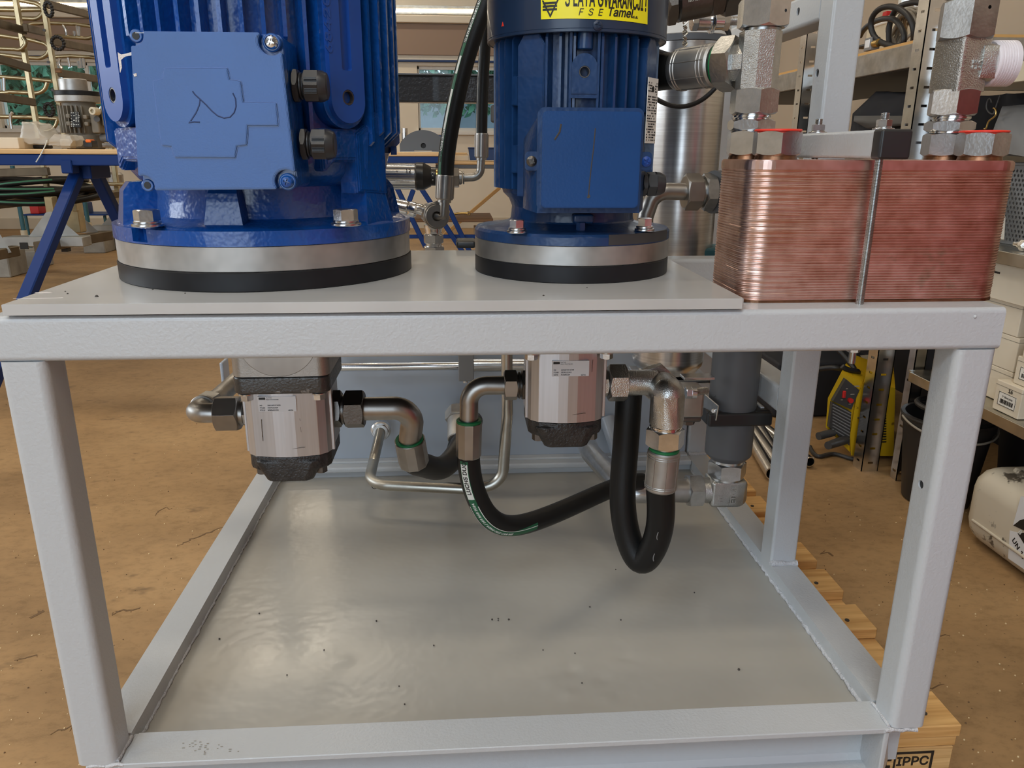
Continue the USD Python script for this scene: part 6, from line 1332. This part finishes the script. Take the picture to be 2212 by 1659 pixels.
part(t, 'plug_window', rbox(q-V(.0135, .018, .010), q-V(.010, -.012, -.015), .002), 'label_white')
part(t, 'plug_nut', cyl(q+V(0, -.026, 0), q+V(0, -.055, 0), .012), 'brass')
solo('black_box', rbox(AX(1859, 104, SX+.03)-V(0, .03, .0), AX(1859, 96, SX+.03)+V(.04, .03, 0), .006), 'rubber', 'black plug half hidden behind the grey frame upright on the top shelf', 'plug')
# window high on the right wall behind the coil
p = '/World/window_3'; x = UsdGeom.Xform.Define(stage, p); x.GetPrim().SetCustomDataByKey('kind', 'structure'); _org[p] = V(0, 0, 0)
q0, q1 = AX(1955, 32, XR), AX(1996, -30, XR)
emit('daylight_pane', (.78, .9, 1.0), 1.6)
part(p, 'pane', box((XR-.012, q1[1], q0[2]), (XR-.006, q0[1], q0[2]+.5)), 'daylight_pane')
part(p, 'window_frame', [rbox((XR-.03, q1[1]-.03, q0[2]-.03), (XR-.001, q0[1]+.03, q0[2]), .004), rbox((XR-.03, q0[1], q0[2]), (XR-.001, q0[1]+.03, q0[2]+.5), .004), rbox((XR-.03, q1[1]-.03, q0[2]), (XR-.001, q1[1], q0[2]+.5), .004), rbox((XR-.025, (q0[1]+q1[1])/2-.008, q0[2]), (XR-.001, (q0[1]+q1[1])/2+.008, q0[2]+.5), .003)], 'window_frame')
# second level: black bag, dark sheet
def blob(pts, seed, amp=.02, sub=3, zmin=None):
    h = hull(*pts)
    for _ in range(sub): h = h.subdivide()
    v = np.array(h.vertices); v += (meshkit.fbm(v*18, 3, seed)[:, None]-.5)*amp*2*V(1, 1, .6)
    if zmin is not None: v[:, 2] = np.maximum(v[:, 2], zmin)
    return trimesh.Trimesh(v, h.faces, process=False)
z2 = .735+.013
t = thing('tool_bag', 'black cloth tool bag on the second shelf left of the slotted post', 'bag', (SX+.2, 1.7, z2))
a = [AX(1842, 245, SX+.08), AX(1862, 232, SX+.06), AX(1893, 197, SX+.08), AX(1925, 200, SX+.10), AX(1972, 205, SX+.08)]
part(t, 'bag_body', blob([p+V(d, 0, 0) for p in a for d in (0, .2)]+[V(p[0]+d, p[1], z2) for p in a for d in (0, .2)], 4, .012, 3, z2), 'black_cloth', smooth=60)
part(t, 'flap', blob([AX(1846, 250, SX+.05), AX(1900, 262, SX+.05), AX(1975, 250, SX+.05), AX(1975, 268, SX+.04), AX(1880, 280, SX+.04), AX(1844, 262, SX+.04)]+[AX(1846, 250, SX+.08), AX(1975, 250, SX+.08), AX(1975, 268, SX+.08), AX(1844, 262, SX+.08)], 9, .006, 2), 'dark_grey', smooth=60)
solo('case_lid', rbox(AX(1975, 330, SX+.06)-V(0, .0, 0), AX(1836, 283, SX+.06)+V(.3, 0, -.014), .006), 'slate', 'dark grey case under the black tool bag', 'case')
t = thing('tool_bag', 'black bag with a brass carabiner at the right edge, behind the capped tee', 'bag', (SX+.2, 1.1, .75))
a = [AX(2085, 225, SX+.18), AX(2120, 205, SX+.18), AX(2230, 200, SX+.2), AX(2240, 300, SX+.2), AX(2085, 300, SX+.18)]
part(t, 'bag_body', blob([p+V(d, 0, 0) for p in a for d in (0, .25)], 14, .015, 3), 'black_cloth', smooth=60)
c = AX(2143, 240, SX+.05); part(t, 'carabiner', [tube(spline([AX(px, py, SX+.045) for px, py in [(2142, 222), (2136, 214), (2131, 228), (2136, 242), (2146, 246), (2150, 240)]], 30), .0022, 8), tube([AX(2146, 246, SX+.045), AX(2160, 206, SX+.045)], .0018, 6)], 'dark_grey')
part(t, 'snap_hook', tube(spline([AX(px, py, SX+.04) for px, py in [(2146, 234), (2151, 238), (2150, 250), (2136, 262), (2131, 275), (2126, 278)]], 24), .0022, 8), 'brass')
solo('grey_sheet', blob([AX(2128, 330, SX+.06), AX(2150, 268, SX+.06), AX(2165, 230, SX+.08), AX(2240, 225, SX+.1), AX(2240, 340, SX+.06)]+[AX(2128, 330, SX+.12), AX(2165, 230, SX+.14), AX(2240, 225, SX+.16), AX(2240, 340, SX+.12)], 5, .008, 2), 'mid_grey', 'crumpled grey plastic sheet below the black bag at the right edge', 'sheet', smooth=60)
# basket, plastic bag, nuts on the middle shelf
zm = .5245
a, b = AX(2140, 350, SX+.12), AX(2260, 520, SX+.12)
t = thing('perforated_basket', 'grey perforated steel basket on the middle shelf right of the heat exchanger', 'basket', (SX+.25, (a[1]+b[1])/2, zm))
y0_, y1_ = b[1], a[1]
pw = sbox(-y1_, zm, -y0_, a[2])
hol = [Point(-y1_+.012+i_*.0135+(.0067 if j_ % 2 else 0), zm+.012+j_*.0117).buffer(.0042, 2) for j_ in range(int((a[2]-zm-.015)/.0117)) for i_ in range(int((y1_-y0_-.015)/.0135))]
from shapely import union_all
part(t, 'perforated_side', prism(pw.difference(union_all(hol)), (SX+.12, 0, 0), LEFT, .0015), 'mid_grey', smooth=False)
part(t, 'basket_body', [box((SX+.16, y0_, zm), (SX+.42, y1_, a[2]-.01)), rbox((SX+.115, y0_, a[2]-.008), (SX+.42, y1_+.003, a[2]), .003)], 'mid_grey')
t = thing('plastic_bag', 'clear plastic bag standing in front of the perforated basket', 'bag', AX(2155, 520, SX+.08))
part(t, 'film', blob([AX(2136, 515, SX+.06), AX(2168, 518, SX+.06), AX(2172, 470, SX+.07), AX(2160, 400, SX+.08), AX(2140, 390, SX+.08)]+[AX(2136, 515, SX+.1), AX(2170, 518, SX+.1), AX(2160, 405, SX+.105)], 8, .006, 3, zm+.001), 'film', smooth=60)
q = AX(2204, 522, SX+.05)
t = thing('steel_coupling', 'small bright steel coupling on the middle shelf edge', 'fitting', q); q[2] = zm+.014
part(t, 'coupling', [cyl(q, q+V(0, -.04, 0), .010), hexn(q+V(0, -.01, 0), (0, -1, 0), .026, .014), cyl(q+V(0, .0, 0), q+V(0, .016, 0), .007)], 'chrome')
# dark box below the middle shelf and white cartons on the low shelf
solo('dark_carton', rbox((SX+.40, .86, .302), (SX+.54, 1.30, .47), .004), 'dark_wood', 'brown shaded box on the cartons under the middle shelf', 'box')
XB = SX+.02; zc = .1285
def carton(label, l0, l1, z0, z1, x, dep=.22, lab=None, code=None):
    """carton whose aisle face runs from depth l0 (near) to l1 (far)"""
    t = thing('carton', label, 'box', (x+dep/2, (l0+l1)/2, z0), 'white cartons on the low shelf')
    part(t, 'box', rbox((x, l0, z0), (x+dep, l1, z1), .0025), 'card_white')
    each(t, 'lid_seam', [box((x-.0006, l0, z1-.012), (x+dep, l1, z1-.0108)), box((x+dep*.48, l0, z1-.0005), (x+dep*.52, l1, z1+.0006))], 'cable_grey')
    h = z1-z0; o = V(x, l1, z0)
    if lab: 
        u = .18*(l1-l0); pl = part(t, 'address_label', prism(sbox(u, h*.22, u+.66*(l1-l0), h*.66), o+V(-.0002, 0, 0), LEFT, .0008), 'paper')
        F = Polygon(sbox(u, h*.22, u+.66*(l1-l0), h*.66).exterior.coords); fr = F.difference(F.buffer(-.0012))
        g = np.random.default_rng(code); xs = np.arange(u+.008, u+.58*(l1-l0), .0026)
        part(pl, 'label_print', [prism(fr, o+V(-.001, 0, 0), LEFT, .0003)]+[prism(sbox(q, h*.30, q+.0012*g.choice([1, 1.6]), h*.44), o+V(-.001, 0, 0), LEFT, .0004) for q in xs]+[text('1" Blind plug', h*.06, o+V(-.001, -u-.012, h*.50), LEFT, .0004), text(lab, h*.12, o+V(-.001, -u-.03, h*.72), LEFT, .0004, True)], 'black_print', smooth=False)
    return t
Y = lambda px, py: AX(px, py, XB)
b1 = (Y(2199, 898)[1], Y(2144, 872)[1], zc, Y(2153, 818)[2])
carton('white carton with barcode label, lowest of the near stack on the low shelf', b1[0], b1[1], zc, b1[3], XB, .24, '16', 1)
m1 = (Y(2240, 840)[1], Y(2178, 812)[1])
zz1 = Y(2182, 766)[2]
carton('white carton with "20" label standing on the lowest carton, half cut by the picture edge', m1[0], m1[1], b1[3]+.0008, zz1, XB+.015, .24, '20', 2)
zz2 = Y(2191, 706)[2]
carton('white carton third from the bottom of the near stack', m1[0]-.01, m1[1]-.02, zz1+.0008, zz2, XB+.01, .24, '16', 3)
fz = [zc, zc+.088, zc+.178, zc+.262]
for k in range(3):
    carton(['plain white carton at the bottom of the far stack beside the frame', 'plain white carton, second in the far stack beside the frame', 'plain white carton with lifted flap, third in the far stack'][k], b1[1]+.015+(.01 if k == 2 else 0), b1[1]+.24, fz[k]+.0006, fz[k+1], XB+.05, .22)
tz = Y(2148, 624)[2]
t = carton('large white carton marked 24 on top of the far stack, below the exchanger', b1[1]-.03, b1[1]+.25, max(fz[3], zz2)+.001, max(fz[3], zz2)+.115, XB+.03, .28)
part(t, 'box_print', [text('24', .020, V(XB+.0298, b1[1]+.19, max(fz[3], zz2)+.065), LEFT, .0006, True), prism(sbox(0, 0, .022, .005), V(XB+.0298, b1[1]+.125, max(fz[3], zz2)+.067), LEFT, .0006)], 'black_print', smooth=False)
# floor: jerrycan, tub, bucket, welder, tubes
q = AZ(2090, 1165, FLOOR); zj = AX(2120, 985, 1.90)[2]
jx0, jx1, jy0, jy1 = 1.845, 2.16, .42, .985
t = thing('jerrycan', 'large white plastic canister with hazard labels on the floor at the right edge', 'canister', (2.0, .7, FLOOR))
part(t, 'body', rbox((jx0, jy0, FLOOR+.001), (jx1, jy1, zj), .062, 20), 'jerry')
part(t, 'moulded_rib', [rbox((jx0+.05, jy0+.05, zj-.02), (jx1-.05, jy1-.14, zj+.012), .01), rbox((jx0+.07, jy1-.13, zj-.02), (jx1-.08, jy1-.07, zj+.010), .008), tube(fillet([V(jx0-.001, jy0+.06, FLOOR+.07), V(jx0-.001, jy1-.06, FLOOR+.07)], .01), .004, 8)], 'jerry')
def on_can(pts, d, h):
    """a flat patch drawn on the canister's aisle face through these pixels"""
    q = [AX(px, py, jx0) for px, py in pts]; return prism(Polygon([(-p[1], p[2]) for p in q]), (jx0-d, 0, 0), LEFT, h)
u = AX(2212, 1206, jx0)-AX(2186, 1160, jx0); u /= np.linalg.norm(u); LB = np.stack([u, np.cross(V(-1, 0, 0), u), V(-1, 0, 0)], 1)
lp = part(t, 'hazard_label', on_can([(2182, 1146), (2178, 1206), (2222, 1236), (2236, 1160)], -.002, .0028), 'label_white')
part(lp, 'label_print', [text('UN 1719', .0125, AX(2186, 1166, jx0)-V(.0009, 0, 0), LB, .0004, True, sx=1.15), on_can([(2199, 1152), (2224, 1150), (2226, 1196)], .0008, .0004)], 'black_print', smooth=False)
lp = part(t, 'hazard_label', on_can([(2206, 1072), (2189, 1134), (2222, 1150), (2240, 1080)], -.002, .0030), 'label_white')
part(lp, 'label_print', [on_can([(2190, 1135), (2205, 1123), (2232, 1118), (2226, 1152)], .001, .0004)], 'black_print', smooth=False)
part(lp, 'class_number', text('8', .012, AX(2200, 1148, jx0)-V(.0015, 0, 0), LB, .0004, True), 'white_print', smooth=False)
t = thing('black_tub', 'dark tub under the low shelf behind the white canister', 'tub', (2.05, 1.15, FLOOR))
part(t, 'tub_body', cyl((2.245, 1.16, FLOOR), (2.245, 1.16, .015), .13, .16, n=40), 'black_cloth')
part(t, 'tub_rim', ring((2.245, 1.16, .01), (0, 0, 1), .166, .15, .014, 48, .004), 'bin_blue')
bc = AZ(1990, 1075, FLOOR); bc = V(1.92, 1.20, FLOOR); bt = AX(1965, 880, 1.84)[2]
t = thing('black_bucket', 'black plastic bucket with wire handle behind the right front post', 'bucket', (bc[0], bc[1], FLOOR))
part(t, 'bucket_body', lathe([(.085, .0), (.092, .006), (.118, bt-FLOOR-.03), (.124, bt-FLOOR-.03), (.126, bt-FLOOR), (.116, bt-FLOOR), (.112, bt-FLOOR-.05), (.10, bt-FLOOR-.12), (0.02, bt-FLOOR-.12)], bc, (0, 0, 1), 48), 'bucket_black')
part(t, 'rim', [torus(bc+V(0, 0, bt-FLOOR-.006), (0, 0, 1), .122, .006, 48, 8), torus(bc+V(.012, -.01, bt-FLOOR+.018), (.1, 0, 1), .104, .008, 48, 8)], 'bucket_black')
part(t, 'handle', tube([bc+V(-.128*math.cos(a), -.128*math.sin(a), bt-FLOOR-.015-.03*math.sin(a)) for a in np.linspace(-.2, PI*.9, 30)], .0035, 8), 'cable_grey')
part(t, 'contents', [tube(spline([bc+V(-.04, -.03, bt-FLOOR-.06), bc+V(0, -.06, bt-FLOOR-.04), bc+V(.05, -.02, bt-FLOOR-.05)], 12), .006, 8), cyl(bc+V(-.03, .02, bt-FLOOR-.11), bc+V(.02, .0, bt-FLOOR-.03), .02)], 'dark_grey')
solo('dark_case', rbox(V(A(1660, 985, 1.95)[0], 1.95, FLOOR+.001), A(1905, 782, 1.95)+V(0, .3, 0), .01), 'black_cloth', 'large black case under the shelving behind the yellow welding inverter', 'case')
# yellow welding inverter
wy = 1.62
t = thing('welding_inverter', 'yellow and black welding inverter on the floor under the shelving', 'welder', AZ(1870, 985, FLOOR))
W_ = lambda px, py, y: A(px, py, y)
x0, x1 = 1.80, 1.99; y0_, y1_ = 1.50, 1.86; zb_, zt_ = FLOOR+.01, A(1830, 812, 1.55)[2]
fp = lambda px, py: A(px, py, y0_)
# case: right yellow shell, black front grille, left yellow edge
o1 = [fp(1838, 984), fp(1836, 940), fp(1850, 858), fp(1866, 826), fp(1934, 838), fp(1930, 985)]
part(t, 'side_shell', hull(*[p+V(0, d, 0) for p in o1 for d in (0,)]+[p+V(.15, .28, 0) for p in o1]), 'yellow_case')
o2 = [fp(1787, 925), fp(1792, 862), fp(1806, 852), fp(1820, 808), fp(1868, 826), fp(1850, 860), fp(1838, 940), fp(1840, 980), fp(1832, 965)]
part(t, 'left_shell', hull(*[p+V(0, .012, 0) for p in o2]+[p+V(.16, .26, 0) for p in o2]), 'yellow_case')
each(t, 'front_panel', [hull(*[fp(px, py)+V(0, d, 0) for px, py in ((1798, 866), (1838, 884), (1855, 842), (1826, 818)) for d in (-.004, .02)]), hull(*[fp(px, py)+V(0, d, 0) for px, py in ((1797, 868), (1838, 890), (1834, 962), (1790, 922)) for d in (-.003, .02)])], 'dark_grey')
each(t, 'grille_slot', [tube([fp(1798+k*.4-.5*k, 873+k*6.6)+V(0, -.0035, 0), fp(1837-.5*k, 893+k*6.8)+V(0, -.0035, 0)], .0022, 6) for k in range(9)], 'mid_grey')
part(t, 'red_switch', rbox(fp(1817, 858)+V(0, -.012, 0), fp(1825, 843)+V(0, .004, 0), .002), 'red_paint')
part(t, 'red_knob', cyl(fp(1834, 863)+V(0, -.004, 0), fp(1834, 863)+V(0, -.016, 0), .008), 'red_paint')
part(t, 'panel_print', [box(fp(a, b)+V(0, -.0045, 0), fp(a+w, b+2)+V(0, .0, 0)) for a, b, w in ((1826, 838, 4), (1836, 850, 8), (1845, 833, 10), (1815, 862, 4), (1832, 871, 5))], 'cable_grey')
each(t, 'side_vent', [box(fp(a, 897+k*5.6)+V(0, -.0015, 0), fp(a+9, 899.5+k*5.6)+V(0, .001, 0)) for k in range(11) for a in (1862, 1905)], 'black_print')
part(t, 'side_screw', cyl(fp(1853, 902)+V(0, -.001, 0), fp(1853, 902)+V(0, -.004, 0), .003), 'zinc')
each(t, 'socket', [cyl(fp(1825, 950), fp(1768, 946)+V(0, -.07, 0), .016, .013), cyl(fp(1800, 934), fp(1762, 938)+V(0, -.02, 0), .013)], 'dark_grey')
each(t, 'cable', [tube(spline([fp(px, py)+V(0, d, 0) for px, py, d in P], 24), .009, 8) for P in ([(1768, 846, .1), (1800, 828, .15), (1830, 812, .1), (1850, 815, .1), (1875, 822, .1)], [(1835, 800, .05), (1850, 808, .05), (1868, 812, .06), (1880, 820, .08)], [(1856, 775, .2), (1868, 790, .15), (1878, 815, .1)])], 'rubber')
solo('floor_cable', tube(spline([AZ(px, py, FLOOR+.008) for px, py in [(1750, 965), (1775, 985), (1800, 980), (1830, 988), (1860, 992)]], 30), .007, 8), 'dark_grey', 'dark cable lying on the floor before the welding inverter', 'cable')
solo('cream_box', hull(*[A(px, py, y) for px, py in ((1858, 768), (1888, 765), (1886, 790), (1876, 792)) for y in (1.83, 1.93)]), 'cream_case', 'cream box corner hanging above the yellow welding inverter', 'box')
for k, (a, b) in enumerate((((1628, 905), (1668, 968)), ((1632, 935), (1668, 985)), ((1630, 960), (1660, 1010)), ((1700, 960), (1750, 998)))):
    p, q = AZ(*b, FLOOR+.025), AZ(*a, FLOOR+.025)
    d = (q-p)/np.linalg.norm(q-p); p = p-d*(.05 if k < 3 else 0)
    solo('floor_tube', ring(p, d, .0215 if k < 3 else .018, .018 if k < 3 else .0145, 1.5, 24, .001), 'galv_bright', ['galvanised tube on the floor behind the standpipe, farthest from the pallet', 'galvanised tube on the floor behind the standpipe, middle one of three', 'galvanised tube on the floor behind the standpipe, nearest the pallet', 'galvanised tube with its open end showing beside the mid post'][k], 'tube', 'galvanised tubes on the floor')
